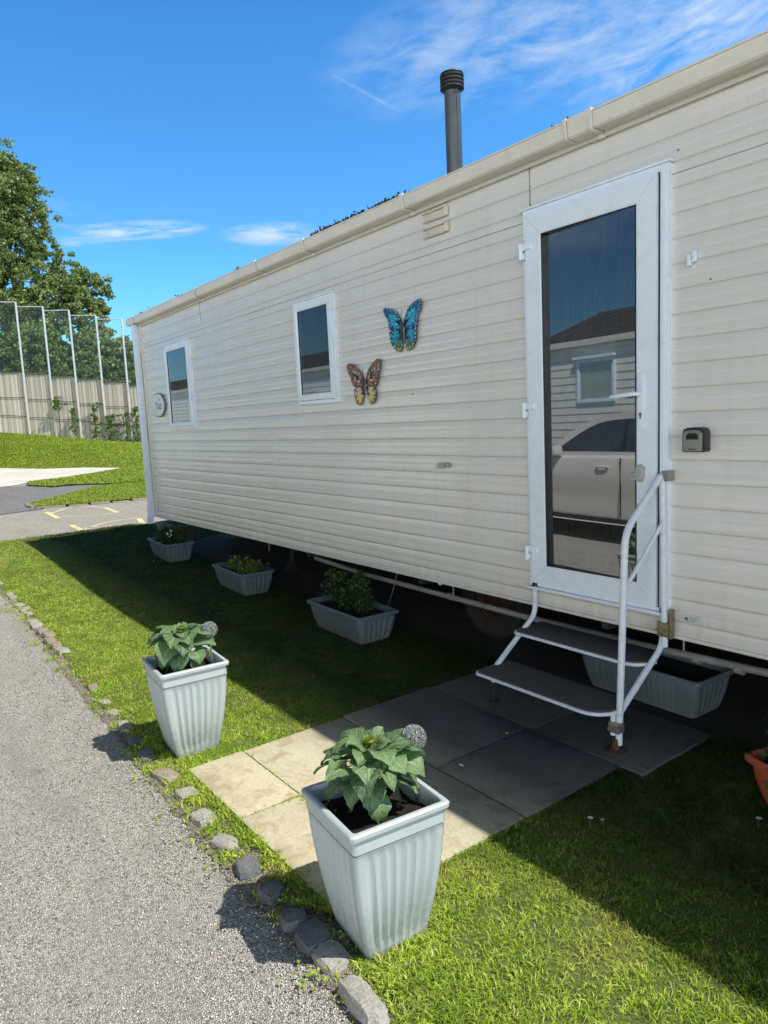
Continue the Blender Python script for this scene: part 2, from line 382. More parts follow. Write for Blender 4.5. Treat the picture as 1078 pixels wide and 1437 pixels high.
def glass_mat(name, refl=.2, tint=(.25, .27, .29), see=.5, wav=.05):
    t = NT(name); v = t.world()
    gl = t.node('ShaderNodeBsdfGlossy'); gl.inputs['Roughness'].default_value = .012; gl.inputs['Color'].default_value = (.93, .96, 1, 1)
    tp = t.node('ShaderNodeBsdfTransparent'); tp.inputs['Color'].default_value = (*tint, 1)
    ms = t.node('ShaderNodeMixShader'); gg = t.node('ShaderNodeNewGeometry'); dt = t.node('ShaderNodeVectorMath', operation='DOT_PRODUCT'); t.link(gg.outputs['Normal'], dt.inputs[0]); t.link(gg.outputs['Incoming'], dt.inputs[1])
    om = t.math('SUBTRACT', 1.0, t.math('ABSOLUTE', dt.outputs['Value'])); fr = t.math('ADD', .04, t.math('MULTIPLY', t.math('POWER', om, 5.0), .96))
    f = t.math('ADD', t.math('MULTIPLY', fr, 1.7), refl - .09, clamp=True)
    t.link(f, ms.inputs[0]); t.link(tp.outputs[0], ms.inputs[1]); t.link(gl.outputs[0], ms.inputs[2])
    n = t.noise(t.world((1, 1, .6)), 1.3, 2, .4); b = t.node('ShaderNodeBump'); b.inputs['Strength'].default_value = wav; b.inputs['Distance'].default_value = .02
    t.link(n, b.inputs['Height']); t.link(b.outputs[0], gl.inputs['Normal'])
    # dusty film
    d = t.node('ShaderNodeBsdfDiffuse'); d.inputs['Color'].default_value = (.5, .48, .44, 1)
    m2 = t.node('ShaderNodeMixShader'); streak = t.noise(t.world((60, 1, 1.2)), 3, 4, .7)
    t.link(t.math('MULTIPLY', t.ramp(streak, [(.42, .1), (.8, 1.0)]), .15), m2.inputs[0])
    t.link(ms.outputs[0], m2.inputs[1]); t.link(d.outputs[0], m2.inputs[2]); t.link(m2.outputs[0], t.out.inputs['Surface'])
    return t.m
M['glass'] = glass_mat('door_glass', .33)
M['glass_w'] = glass_mat('window_glass', .22)
M['car_glass'] = glass_mat('car_glass', .12, (.12, .13, .13)); M['clear_pane'] = glass_mat('clear_pane', .13, (.8, .82, .8))

def car_paint():
    t = NT('silver_white_paint'); n = t.noise(t.world(), 2, 3); t.col(t.ramp(n, [(.3, (.76, .72, .65)), (.7, (.82, .78, .71))])); t.rough(.25)
    t.b.inputs['Coat Weight'].default_value = .5; t.b.inputs['Coat Roughness'].default_value = .05; return t.m
M['car'] = car_paint()

def roof_mat():
    t = NT('dark_roof_tile'); v = t.world(); n = t.noise(v, 12, 6, .7)
    c = t.ramp(n, [(.3, (.035, .034, .034)), (.7, (.09, .085, .08))]); t.col(c); t.rough(.85); t.bump(n, .6, .02); return t.m
M['roof'] = roof_mat()

def crackle():
    t = NT('crackle_glass'); v = t.coords('Object')
    e = t.voro(v, 130, 'DISTANCE_TO_EDGE'); cr = t.ramp(e, [(.0, 1.0), (.14, 0.0)])
    cell = t.node('ShaderNodeTexVoronoi', feature='F1'); cell.inputs['Scale'].default_value = 130; t.link(v, cell.inputs['Vector'])
    sep = t.node('ShaderNodeSeparateColor'); t.link(cell.outputs['Color'], sep.inputs[0])
    gl = t.node('ShaderNodeBsdfGlossy'); gl.inputs['Roughness'].default_value = .08; gl.inputs['Color'].default_value = (.9, .9, .9, 1)
    tp = t.node('ShaderNodeBsdfTransparent'); tp.inputs['Color'].default_value = (.62, .65, .66, 1)
    b = t.node('ShaderNodeBump'); b.inputs['Strength'].default_value = 1.0; b.inputs['Distance'].default_value = .012
    t.link(t.math('ADD', sep.outputs[0], t.math('MULTIPLY', e, 2.0)), b.inputs['Height']); t.link(b.outputs[0], gl.inputs['Normal'])
    ms = t.node('ShaderNodeMixShader'); t.link(t.ramp(sep.outputs[1], [(.2, .15), (.9, .60)]), ms.inputs[0])
    t.link(tp.outputs[0], ms.inputs[1]); t.link(gl.outputs[0], ms.inputs[2])
    df = t.node('ShaderNodeBsdfDiffuse'); df.inputs['Color'].default_value = (.75, .76, .74, 1)
    m2 = t.node('ShaderNodeMixShader'); t.link(t.math('MULTIPLY', cr, .38), m2.inputs[0]); t.link(ms.outputs[0], m2.inputs[1]); t.link(df.outputs[0], m2.inputs[2])
    t.link(m2.outputs[0], t.out.inputs['Surface']); return t.m
M['crackle'] = crackle()

def net_mat():
    t = NT('ball_netting'); v = t.world()
    d = t.node('ShaderNodeBsdfDiffuse'); d.inputs['Color'].default_value = (.32, .42, .46, 1)
    tp = t.node('ShaderNodeBsdfTransparent'); ms = t.node('ShaderNodeMixShader')
    n = t.noise(v, 6, 3); t.link(t.ramp(n, [(.3, .03), (.7, .09)]), ms.inputs[0])
    t.link(tp.outputs[0], ms.inputs[1]); t.link(d.outputs[0], ms.inputs[2]); t.link(ms.outputs[0], t.out.inputs['Surface']); return t.m
M['net'] = net_mat()
M['post'] = plain('galvanised_post', (.50, .54, .54), .5, .1, 3, metal=.2)

# ------------------------------------------------------------------ ground sheets
def sheet(name, poly, z, mat, follow=True, kind='structure', jag=0.0, seed=1):
    rr = random.Random(seed)
    if jag > 0:
        q = []
        for i, p in enumerate(poly):
            a = Vector(p); b = Vector(poly[(i+1) % len(poly)]); L = (b - a).length; n = max(1, int(L / (jag * 2.2)))
            if L > 12: q.append(tuple(a)); continue
            for k in range(n):
                c = a.lerp(b, k / n); q.append((c.x + rr.uniform(-jag, jag), c.y + rr.uniform(-jag, jag)))
        poly = q
    bm = bmesh.new(); vs = [bm.verts.new((x, y, 0)) for x, y in poly]; f = bm.faces.new(vs)
    bmesh.ops.triangulate(bm, faces=[f])
    if follow:
        for x in [ -3 - k * .5 for k in range(11)]:
            bmesh.ops.bisect_plane(bm, geom=bm.verts[:] + bm.edges[:] + bm.faces[:], plane_co=(x, 0, 0), plane_no=(1, 0, 0))
    for v in bm.verts: v.co.z = gz(v.co.x) + z
    bmesh.ops.recalc_face_normals(bm, faces=bm.faces)
    for fc in bm.faces:
        if fc.normal.z < 0: fc.normal_flip()
    me = bpy.data.meshes.new(name); bm.to_mesh(me); bm.free(); me.materials.append(mat)
    o = bpy.data.objects.new(name, me); COL.objects.link(o); o['kind'] = kind; return o

sheet('ground', [(300, -300), (300, 300), (-300, 300), (-300, -300)], -.012, M['road'])
sheet('roadway', [(9, -1.9), (-7.6, -1.85), (-8.6, -1.8), (-9.0, -2.1), (-9.2, -3), (-9.4, -6.2), (9, -6.2)], 0, M['chip'])
sheet('verge', [(9, -1.6), (9, -2.10), (2, -2.11), (.9, -2.10), (.2, -2.10), (-.5, -2.08), (-1.2, -2.05), (-2.2, -2.03), (-3.2, -1.98), (-4.5, -1.95), (-5.6, -1.99), (-7.0, -2.02), (-8.0, -2.0), (-8.5, -1.85), (-8.45, -1.0), (-7.5, -1.2), (-4, -1.5)], .003, M['verge_grit'], jag=.012, seed=3)
LAWN = [(9, -1.90), (2.4, -2.0), (1.3, -2.02), (.9, -1.93), (-.4, -1.93), (-.8, -1.95), (-1.6, -1.99), (-2.2, -1.96), (-3.2, -1.90), (-4.5, -1.88), (-5.6, -1.92), (-7.0, -1.95), (-8.0, -1.92),
        (-8.33, -1.75), (-8.36, -.9), (-8.42, -.3), (-8.42, .3), (-8.1, .7), (-7.9, 2), (-7.9, 9), (-6.3, 9), (-6.3, .16), (-1.2, .13), (.9, .09), (9, .10)]
sheet('lawn', LAWN, .010, M['turf'], jag=.02, seed=5)
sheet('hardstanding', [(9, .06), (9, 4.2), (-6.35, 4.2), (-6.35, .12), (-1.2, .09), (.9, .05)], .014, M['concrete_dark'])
# crossing road, its side branches and the lawns beyond it
sheet('side_road', [(-12.2, -9), (-12.41, -.85), (-12.67, -.06), (-13.9, -.05), (-15.2, .84), (-17.0, 2.03), (-17.4, 2.72), (-17.8, 2.72), (-18.9, 1.94), (-18.65, 1.42), (-20.3, 1.04), (-20.7, .4), (-20.6, -9)], 0, M['asphalt'], follow=False)
sheet('footpath', [(-20.7, .4), (-20.6, -9), (-36, -9), (-35.5, 2.6), (-31.2, 3.66), (-29.5, 5.0), (-26.3, 5.9), (-25.9, 5.6), (-22.5, 2.46), (-22, 1.4), (-21, .9)], .004, M['concrete_pale'], follow=False)
sheet('far_lawn', [(-13.97, -.08), (-13.3, -.14), (-12.98, -.12), (-12.73, .42), (-12.42, 1.99), (-12.2, 12), (-17.6, 12), (-17.4, 2.70), (-17.03, 2.03), (-15.2, .84)], .03, M['lawn_far'], follow=False, jag=.04, seed=8)
sheet('far_lawn', [(-20.3, 1.04), (-18.65, 1.42), (-18.9, 1.94), (-17.8, 2.72), (-17.6, 12), (-26.5, 12), (-26.2, 5.8), (-22.5, 2.46), (-22, 1.4)], .03, M['lawn_far'], follow=False, jag=.05, seed=9)

def lawn_bank():
    F = [(-45, -30), (-40, -9), (-36.5, 0), (-35.5, 2.64), (-31.2, 3.66), (-29.5, 5.0), (-26.4, 5.75), (-26.2, 6.5), (-26, 12), (-24, 30)]
    B = [(-60, -31, 4.0), (-50.8, -10, 2.9), (-46.6, 0, 2.15), (-44.8, 4.2, 1.86), (-44.4, 5.2, 1.72), (-43.9, 6.4, 1.56), (-43.3, 7.8, 1.37), (-42.6, 9.3, 1.1), (-40.8, 13.8, .6), (-34, 30, .2)]
    V = []; Fc = []; n = 14
    for (fx, fy), (bx, by, bz) in zip(F, B):
        for k in range(n + 6):
            t = k / (n - 1)
            e = min(t, 1); z = .125 + (bz - .125) * (e ** 1.25)
            V.append((fx + (bx - fx) * t, fy + (by - fy) * t, z + (0 if t <= 1 else (t - 1) * 1.0)))
    w = n + 6
    for i in range(len(F) - 1):
        for k in range(w - 1): Fc.append((i*w+k, (i+1)*w+k, (i+1)*w+k+1, i*w+k+1))
    mb = MB(); mb.v = V; mb.f = Fc; mb.m = [0] * len(Fc)
    return mb.build('lawn_bank', M['lawn_far'], smooth=True, autos=3)
lawn_bank()['kind'] = 'structure'

def strip(mb, pts, w, z=.124 + .0):
    pts = [Vector(p) for p in pts]
    for i in range(len(pts) - 1):
        d = (pts[i+1] - pts[i]); nrm = Vector((-d.y, d.x)).normalized() * w / 2
        a, b = pts[i], pts[i+1]; mb.add([(a.x-nrm.x, a.y-nrm.y, z), (b.x-nrm.x, b.y-nrm.y, z), (b.x+nrm.x, b.y+nrm.y, z), (a.x+nrm.x, a.y+nrm.y, z)], [(0, 1, 2, 3)])
def smooth_path(p, n=6):
    out = []; P = [Vector(q) for q in p]; P = [P[0]*2 - P[1]] + P + [P[-1]*2 - P[-2]]
    for i in range(1, len(P) - 2):
        for k in range(n):
            t = k / n; a, b, c, d = P[i-1], P[i], P[i+1], P[i+2]
            out.append(.5 * ((2*b) + (c-a)*t + (2*a-5*b+4*c-d)*t*t + (3*b-a-3*c+d)*t**3))
    out.append(P[-2]); return out
mk = MB()
strip(mk, [(-12.0, -.13), (-10.65, -.21)], .10, .113); strip(mk, [(-11.65, .86), (-10.5, .76)], .10, .113)
strip(mk, [(-9.48, -.28), (-8.3, -.335)], .09, .113); strip(mk, [(-9.26, .74), (-8.47, .54)], .09, .113)
for o_ in (mk.build('road_marking', M['paint_yellow']),): tag(o_, kind='structure')
mk = MB()
strip(mk, smooth_path([(-11.6, -.15), (-12.3, .3), (-12.4, .62), (-11.65, .86)]), .07, .1125)
strip(mk, smooth_path([(-10.85, -.13), (-10.45, .17), (-10.4, .5), (-10.6, .78)]), .06, .1125)
strip(mk, smooth_path([(-8.63, -.30), (-9.15, .1), (-9.35, .5), (-9.26, .74)]), .08, .1125)
strip(mk, smooth_path([(-8.9, -.3), (-8.75, .1), (-8.6, .40), (-8.47, .56)]), .06, .1125)
tag(mk.build('road_marking', M['paint_pale']), kind='structure')

# kerb of pale stone along the far side of the crossing road, and at the near lawn's end
kb = MB()
for pts in ([(-12.98, -.15), (-12.72, .42), (-12.45, 1.2), (-12.40, 1.99), (-12.2, 6)], [(-13.97, -.1), (-13.4, -.17), (-12.98, -.15)]):
    for i in range(len(pts) - 1):
        a = Vector(pts[i]); b = Vector(pts[i+1]); L = (b-a).length; n = max(1, int(L / .35)); d = (b-a) / n; nn = Vector((-d.y, d.x)).normalized() * .05
        for k in range(n):
            p = a + d * (k + .06); q = a + d * (k + .94); h = .135 + random.uniform(0, .03)
            kb.add([(*(p-nn), .1), (*(q-nn), .1), (*(q+nn), .1), (*(p+nn), .1), (*(p-nn), h), (*(q-nn), h), (*(q+nn), h), (*(p+nn), h)],
                   [(0,3,2,1),(4,5,6,7),(0,1,5,4),(1,2,6,5),(2,3,7,6),(3,0,4,7)])
tag(kb.build('kerb', M['stone_pink'], bevel=.012), kind='structure')
kb = MB()
pts = [(-8.1, -2.0), (-8.42, -1.80), (-8.45, -.9), (-8.5, -.3), (-8.5, .3), (-8.18, .74), (-7.98, 2), (-7.98, 6)]
for i in range(len(pts) - 1):
    a = Vector(pts[i]); b = Vector(pts[i+1]); L = (b-a).length; n = max(1, int(L / .22)); d = (b-a) / n; nn = Vector((-d.y, d.x)).normalized() * .035
    for k in range(n):
        p = a + d * (k + .06); q = a + d * (k + .94); h = .135 + random.uniform(0, .015)
        kb.add([(*(p-nn), .1), (*(q-nn), .1), (*(q+nn), .1), (*(p+nn), .1), (*(p-nn), h), (*(q-nn), h), (*(q+nn), h), (*(p+nn), h)],
               [(0,3,2,1),(4,5,6,7),(0,1,5,4),(1,2,6,5),(2,3,7,6),(3,0,4,7)])
tag(kb.build('kerb', M['stone_pink'], bevel=.01), kind='structure')

# paving slabs of the path to the steps
sl = MB()
slabs = []
for (y0, y1), xs in (((-1.92, -1.652), (-.405, .14, .87)), ((-1.645, -1.088), (-.40, .14, .865)), ((-1.08, -.493), (-.40, .345, .87)), ((-.485, .075), (-.39, .375, .975))):
    for i in range(len(xs) - 1): slabs.append((xs[i] + .004, xs[i+1] - .004, y0, y1))
for x0, x1, y0, y1 in slabs:
    z = .026 + random.uniform(-.003, .003); tx = random.uniform(-.003, .003)
    sl.add([(x0, y0, -.01), (x1, y0, -.01), (x1, y1, -.01), (x0, y1, -.01), (x0, y0, z-tx), (x1, y0, z+tx), (x1, y1, z+tx), (x0, y1, z-tx)],
           [(0,3,2,1),(4,5,6,7),(0,1,5,4),(1,2,6,5),(2,3,7,6),(3,0,4,7)])
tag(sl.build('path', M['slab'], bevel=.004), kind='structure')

# ------------------------------------------------------------------ grass blades
def in_poly(px, py, poly):
    ins = np.zeros(len(px), bool); n = len(poly); j = n - 1
    for i in range(n):
        xi, yi = poly[i]; xj, yj = poly[j]
        c = ((yi > py) != (yj > py)) & (px < (xj - xi) * (py - yi) / (yj - yi + 1e-12) + xi); ins ^= c; j = i
    return ins
def vnoise(x, y, s, seed=0):
    r = np.random.default_rng(seed); T = r.random((64, 64)); X = x * s; Y = y * s
    xi = np.floor(X).astype(int); yi = np.floor(Y).astype(int); fx = X - xi; fy = Y - yi
    fx = fx*fx*(3-2*fx); fy = fy*fy*(3-2*fy); g = lambda a, b: T[a % 64, b % 64]
    return (g(xi, yi)*(1-fx) + g(xi+1, yi)*fx)*(1-fy) + (g(xi, yi+1)*(1-fx) + g(xi+1, yi+1)*fx)*fy
def blades(x, y, z, h, w, lean, rg):
    n = len(x); a = rg.uniform(0, 2*PI, n); la = rg.uniform(0, 2*PI, n); ln = lean * h
    ca, sa = np.cos(a)*w/2, np.sin(a)*w/2; lx, ly = np.cos(la)*ln, np.sin(la)*ln
    V = np.zeros((n, 5, 3))
    V[:, 0] = np.stack([x-ca, y-sa, z], 1); V[:, 1] = np.stack([x+ca, y+sa, z], 1)
    V[:, 2] = np.stack([x+ca*.8+lx*.35, y+sa*.8+ly*.35, z+h*.6], 1); V[:, 3] = np.stack([x-ca*.8+lx*.35, y-sa*.8+ly*.35, z+h*.6], 1)
    V[:, 4] = np.stack([x+lx, y+ly, z+h*np.maximum(.3, 1-.35*lean)], 1)
    base = np.arange(n)[:, None] * 5
    F = np.concatenate([base + np.array([[0, 1, 2]]), base + np.array([[0, 2, 3]]), base + np.array([[3, 2, 4]])], 0)
    return V.reshape(-1, 3), F
def scatter_grass():
    Vs = []; Fs = []; off = 0
    zones = [  # x0,x1,y0,y1,density, height, width
        (-.9, 3.0, -2.1, .12, 38000, .020, .0028), (-3.2, -.9, -2.05, .15, 28000, .018, .0032), (-6.4, -3.2, -2.0, .25, 17000, .018, .0044), (-8.5, -6.4, -2.0, 2.2, 8000, .019, .0065)]
    for x0, x1, y0, y1, dens, h0, w0 in zones:
        n = int((x1-x0)*(y1-y0)*dens); x = rng.uniform(x0, x1, n); y = rng.uniform(y0, y1, n)
        jx = x + rng.normal(0, .018, n); jy = y + rng.normal(0, .018, n)
        k = in_poly(jx, jy, LAWN)
        slab = (x > -.40) & (x < .875 + np.clip((y + .49) * 5, 0, .1)) & (y > -1.93)
        edge = (x > -.40 + .02*vnoise(y, y, 9, 4)) & (x < .865 + np.clip((y + .49) * 5, 0, .1) - .03*vnoise(y, x*0, 12, 5)) & (y > -1.93)
        k &= ~edge
        for qx, qy in ((.955, -1.845), (-.655, -1.80)): k &= (np.maximum(np.abs(x - qx), np.abs(y - qy)) > .118)
        cl = vnoise(x, y, 14, 1) * .6 + vnoise(x, y, 35, 2) * .4; k &= rng.random(n) < (.30 + 1.1 * cl)
        bare = vnoise(x, y, 3.1, 7); k &= rng.random(n) < np.clip(1.55 - 1.0 * bare, .45, 1)
        x, y, cl = x[k], y[k], cl[k]; n = len(x)
        h = h0 * (.55 + .8 * cl) * rng.uniform(.6, 1.35, n)
        under = np.clip((y + .15) / .25, 0, 1); h *= 1 + .6 * under
        V, F = blades(x, y, gza(x) + .008, h, w0 * rng.uniform(.7, 1.3, n), rng.uniform(.4, 1.7, n), rng)
        Vs.append(V); Fs.append(F + off); off += len(V)
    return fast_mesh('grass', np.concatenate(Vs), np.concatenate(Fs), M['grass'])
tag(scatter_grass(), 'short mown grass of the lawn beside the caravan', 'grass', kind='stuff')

def far_grass():
    Vs = []; Fs = []; off = 0
    polys = [[(-13.9, -.08), (-13.3, -.12), (-12.98, -.10), (-12.76, .42), (-12.46, 1.99), (-12.3, 6), (-17.5, 6), (-17.4, 2.72), (-17.03, 2.05), (-15.2, .86)],
             [(-20.2, 1.08), (-18.7, 1.46), (-18.9, 1.98), (-17.8, 2.76), (-17.6, 7), (-26.3, 7), (-26.2, 5.8), (-22.5, 2.5), (-22, 1.45)]]
    for P, dens, h0, w0 in ((polys[0], 1500, .032, .016), (polys[1], 700, .040, .026)):
        xs = [p[0] for p in P]; ys = [p[1] for p in P]; n = int((max(xs)-min(xs))*(max(ys)-min(ys))*dens)
        x = rng.uniform(min(xs), max(xs), n); y = rng.uniform(min(ys), max(ys), n); k = in_poly(x + rng.normal(0, .03, n), y + rng.normal(0, .03, n), P); x, y = x[k], y[k]
        V, F = blades(x, y, np.full(len(x), .145), h0*rng.uniform(.5, 1.4, len(x)), w0*rng.uniform(.7, 1.3, len(x)), rng.uniform(.5, 1.6, len(x)), rng); Vs.append(V); Fs.append(F + off); off += len(V)
    Fp = np.array([(-36.5, 0), (-35.5, 2.64), (-31.2, 3.66), (-29.5, 5.0), (-26.4, 5.75), (-26.2, 6.5), (-26, 12)]); Bp = np.array([(-46.6, 0, 2.15), (-44.8, 4.2, 1.86), (-44.4, 5.2, 1.72), (-43.9, 6.4, 1.56), (-43.3, 7.8, 1.37), (-42.6, 9.3, 1.1), (-40.8, 13.8, .6)])
    n = 95000; i = rng.integers(0, 6, n); u = rng.random(n)[:, None]; t = rng.random(n); f_ = Fp[i]*(1-u) + Fp[i+1]*u; b_ = Bp[i]*(1-u) + Bp[i+1]*u
    x = f_[:, 0] + (b_[:, 0]-f_[:, 0])*t; y = f_[:, 1] + (b_[:, 1]-f_[:, 1])*t; z = .125 + (b_[:, 2]-.125)*t**1.25
    V, F = blades(x, y, z - .01, .055*rng.uniform(.4, 1.5, n)*(.6 + .8*vnoise(x + 60, y, .8, 3)), .045*rng.uniform(.6, 1.3, n), rng.uniform(.6, 1.8, n), rng); Vs.append(V); Fs.append(F + off); off += len(V)
    return fast_mesh('grass', np.concatenate(Vs), np.concatenate(Fs), M['grass_far'])
tag(far_grass(), 'sunlit grass of the island lawns beyond the crossing road', 'grass', kind='stuff')
def chippings():
    n = 5200; x = rng.uniform(-3.5, 2.6, n); y = -2.09 - np.abs(rng.normal(0, .16, n)) + np.clip(-(x + 1), 0, 3) * .02; far = rng.random(n) < .3; y = np.where(far, rng.uniform(-3.0, -2.1, n), y)
    s = rng.uniform(.0022, .0055, n); O = np.array([[1,0,0],[0,1,0],[-1,0,0],[0,-1,0],[0,0,1],[0,0,-.4]], float)
    V = O[None] * (s[:, None, None] * rng.uniform(.6, 1.3, (n, 6, 1))); a = rng.uniform(0, 6.28, n); c, d = np.cos(a), np.sin(a)
    X = V[..., 0]*c[:, None] - V[..., 1]*d[:, None]; Y = V[..., 0]*d[:, None] + V[..., 1]*c[:, None]
    P = np.stack([X + x[:, None], Y + y[:, None], V[..., 2]*.8 + gza(x)[:, None] + .003 + .004*(y > -2.12)[:, None]], 2)
    F = np.array([[0,1,4],[1,2,4],[2,3,4],[3,0,4],[1,0,5],[2,1,5],[3,2,5],[0,3,5]]); F = (F[None] + (np.arange(n)*6)[:, None, None]).reshape(-1, 3)
    return fast_mesh('loose_chippings', P.reshape(-1, 3), F, M['chips'])
tag(chippings(), 'loose pale stone chippings gathered along the edge of the tarmac', 'gravel', kind='stuff')
def scatter_edge():
    """longer tufts and weeds creeping between the setts, into slab joints and over the verge"""
    Vs = []; Fs = []; off = 0
    x = []; y = []; h = []
    for i in range(230):
        cx = random.uniform(-7.6, 2.2) if i % 3 else random.uniform(-1.0, 1.4); t = random.random()
        cy = -1.93 - .13 * t - (0 if cx > -3 else max(cx + 3, -1.5) * .012)
        n = random.randint(25, 80) if cx > -2 else random.randint(15, 35); s = random.uniform(.008, .035)
        x += list(rng.normal(cx, s, n)); y += list(rng.normal(cy, s, n)); h += list(rng.uniform(.010, .034, n) * (1.0 if t < .6 else .8))
    for (ax, ay, bx, by, n) in ((.14, -1.65, .40, -1.65, 500), (-.4, -1.65, .14, -1.65, 90), (.14, -1.92, .14, -1.65, 120), (.30, -1.08, .42, -1.08, 60), (.5, -1.085, .87, -1.085, 160), (-.4, -1.93, .87, -1.93, 1300), (-.41, -1.92, -.41, .0, 700), (.87, -1.9, .87, -.5, 800), (-.35, -.49, .3, -.49, 60)):
        t = rng.random(n); x += list(ax + (bx-ax)*t + rng.normal(0, .007, n)); y += list(ay + (by-ay)*t + rng.normal(0, .007, n)); h += list(rng.uniform(.012, .036, n))
    x = np.array(x); y = np.array(y); h = np.array(h); k = np.ones(len(x), bool)
    for qx, qy in ((.955, -1.845), (-.655, -1.80)): k &= (np.maximum(np.abs(x - qx), np.abs(y - qy)) > .125)
    x, y, h = x[k], y[k], h[k]
    V, F = blades(x, y, gza(x) + .008, h, np.full(len(x), .0042), rng.uniform(.4, 1.3, len(x)), rng)
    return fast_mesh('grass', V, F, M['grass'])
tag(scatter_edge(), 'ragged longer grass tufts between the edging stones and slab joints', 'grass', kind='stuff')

def leafcards(centers, normals_rand, size, rg, aspect=.6, fold=True):
    """two-triangle-pair folded leaves at given centres"""
    n = len(centers); C = np.asarray(centers)
    d = rg.normal(size=(n, 3)); d /= np.linalg.norm(d, axis=1)[:, None]
    if normals_rand is not None: d = d * normals_rand[0] + np.array(normals_rand[1])[None]; d /= np.linalg.norm(d, axis=1)[:, None]
    a = rg.normal(size=(n, 3)); a = np.cross(d, a); a /= np.linalg.norm(a, axis=1)[:, None]; b = np.cross(d, a)
    s = (size * rg.uniform(.6, 1.35, n))[:, None]
    V = np.zeros((n, 4, 3)); V[:, 0] = C - a*s*.5; V[:, 1] = C + b*s*aspect*.5 + d*s*.12; V[:, 2] = C + a*s*.5; V[:, 3] = C - b*s*aspect*.5 + d*s*.12
    base = np.arange(n)[:, None] * 4
    F = np.concatenate([base + np.array([[0, 1, 2]]), base + np.array([[0, 2, 3]])], 0)
    return V.reshape(-1, 3), F

def verge_weeds():
    C = []
    spots = [(.68, -2.02, .05, 70), (.60, -1.99, .03, 40), (.36, -2.06, .05, 60), (.28, -2.08, .04, 40), (-.30, -2.09, .04, 40), (-.1, -2.1, .04, 40), (.12, -2.11, .04, 50), (-.46, -2.08, .04, 50), (1.02, -2.11, .04, 60), (.92, -2.0, .05, 60), (1.25, -1.97, .05, 70),
             (1.5, -1.95, .05, 60), (-1.5, -2.0, .04, 30), (-2.4, -1.98, .05, 40), (-3.4, -1.92, .06, 40), (.05, -1.96, .03, 40), (.45, -1.96, .03, 50), (1.9, -1.7, .05, 30), (1.6, -1.5, .06, 40), (1.4, -1.75, .04, 30)]
    for cx, cy, s, n in spots:
        p = rng.normal(0, 1, (n, 3)) * [s, s, 0]; p[:, 0] += cx; p[:, 1] += cy; p[:, 2] = gz(cx) + rng.uniform(.010, .030, n); C.append(p[:int(n*.6)])
    C = np.concatenate(C); V, F = leafcards(C, (.6, (0, 0, 1.0)), .014, rng, .75)
    return fast_mesh('weeds', V, F, M['weed_leaf'])
tag(verge_weeds(), 'low bright green weeds growing along the roadside edging', 'weeds', kind='stuff')

def leaf_litter():
    n = 900; x = rng.uniform(-6, 2, n); y = -2.06 + rng.normal(0, .045, n) + np.clip(-(x + 3), 0, 2) * .02; k = rng.random(n) < .7 * vnoise(x, y, 2.2, 9) + .1
    x = x[k]; y = y[k]; C = np.stack([x, y, gza(x) + .010 + rng.uniform(0, .004, len(x))], 1)
    V, F = leafcards(C, (.25, (0, 0, 1.0)), .012, rng, .5); return fast_mesh('leaf_litter', V, F, M['verge'])
tag(leaf_litter(), 'brown leaf litter and grit along the edge of the tarmac', 'leaf litter', kind='stuff')

# ------------------------------------------------------------------ daisies
def daisy(loc, label, s=1.0, grp=None):
    r = empty('daisy', loc, 0, label, 'flower', grp); h = .035 * s
    st = MB(); st.tube([(loc[0], loc[1], loc[2]), (loc[0]+.003, loc[1], loc[2]+h)], .0008, 5); st.build('stem', M['stem'], r)
    p = MB()
    for k in range(11):
        a = 2*PI*k/11 + .1; c, s_ = math.cos(a), math.sin(a); q = loc[2] + h; rr = .0095 * s
        cx, cy = loc[0]+.003, loc[1]
        p.add([(cx+c*.002, cy+s_*.002, q), (cx+c*rr*.7-s_*.0022, cy+s_*rr*.7+c*.0022, q+.003), (cx+c*rr, cy+s_*rr, q+.002), (cx+c*rr*.7+s_*.0022, cy+s_*rr*.7-c*.0022, q+.003)], [(0, 1, 2, 3)])
    p.build('petals', M['petal_white'], r)
    y = MB(); y.lathe([(.0034*s, 0), (.0028*s, .0018), (.0008, .0028)], (loc[0]+.003, loc[1], loc[2]+h+.0005), 8); y.build('flower_centre', M['petal_yellow'], r)
daisy((1.056, -.946, .012), 'white daisy in the shaded grass just right of the path', 1.2)
daisy((1.075, -.90, .012), 'smaller white daisy beside another daisy right of the path', .7)
daisy((1.454, -.499, .012), 'single white daisy in shaded grass near the terracotta planter', 1.2)

# ------------------------------------------------------------------ edging stones
def stone(loc, lx, ly, lz, rz, mat, label, group='stone setts edging the lawn', seed=0):
    rr = random.Random(seed + int(loc[0]*100)); bm = bmesh.new(); bmesh.ops.create_cube(bm, size=1)
    bmesh.ops.subdivide_edges(bm, edges=bm.edges, cuts=4, use_grid_fill=True)
    for v in bm.verts:
        p = v.co.copy(); s = p.normalized() * .60; p = p.lerp(s, .58)
        n = Vector((rr.uniform(-1, 1), rr.uniform(-1, 1), rr.uniform(-1, 1))) * .040
        v.co = Vector(((p.x + n.x) * lx * 1.08, (p.y + n.y) * ly * 1.08, (p.z + n.z * .6) * lz))
    sk = rr.uniform(-.25, .25)
    for v in bm.verts: v.co.x += v.co.y * sk
    me = bpy.data.meshes.new('edging_stone'); bm.to_mesh(me); bm.free(); me.materials.append(mat)
    me.polygons.foreach_set('use_smooth', [True] * len(me.polygons)); me.set_sharp_from_angle(angle=.6)
    o = bpy.data.objects.new('edging_stone', me); COL.objects.link(o); o.location = loc; o.rotation_euler = (rr.uniform(-.06, .06), rr.uniform(-.06, .06), rz)
    tag(o, label, 'stone', group); return o
g_, b_, p_ = M['stone_grey'], M['stone_blue'], M['stone_pink']
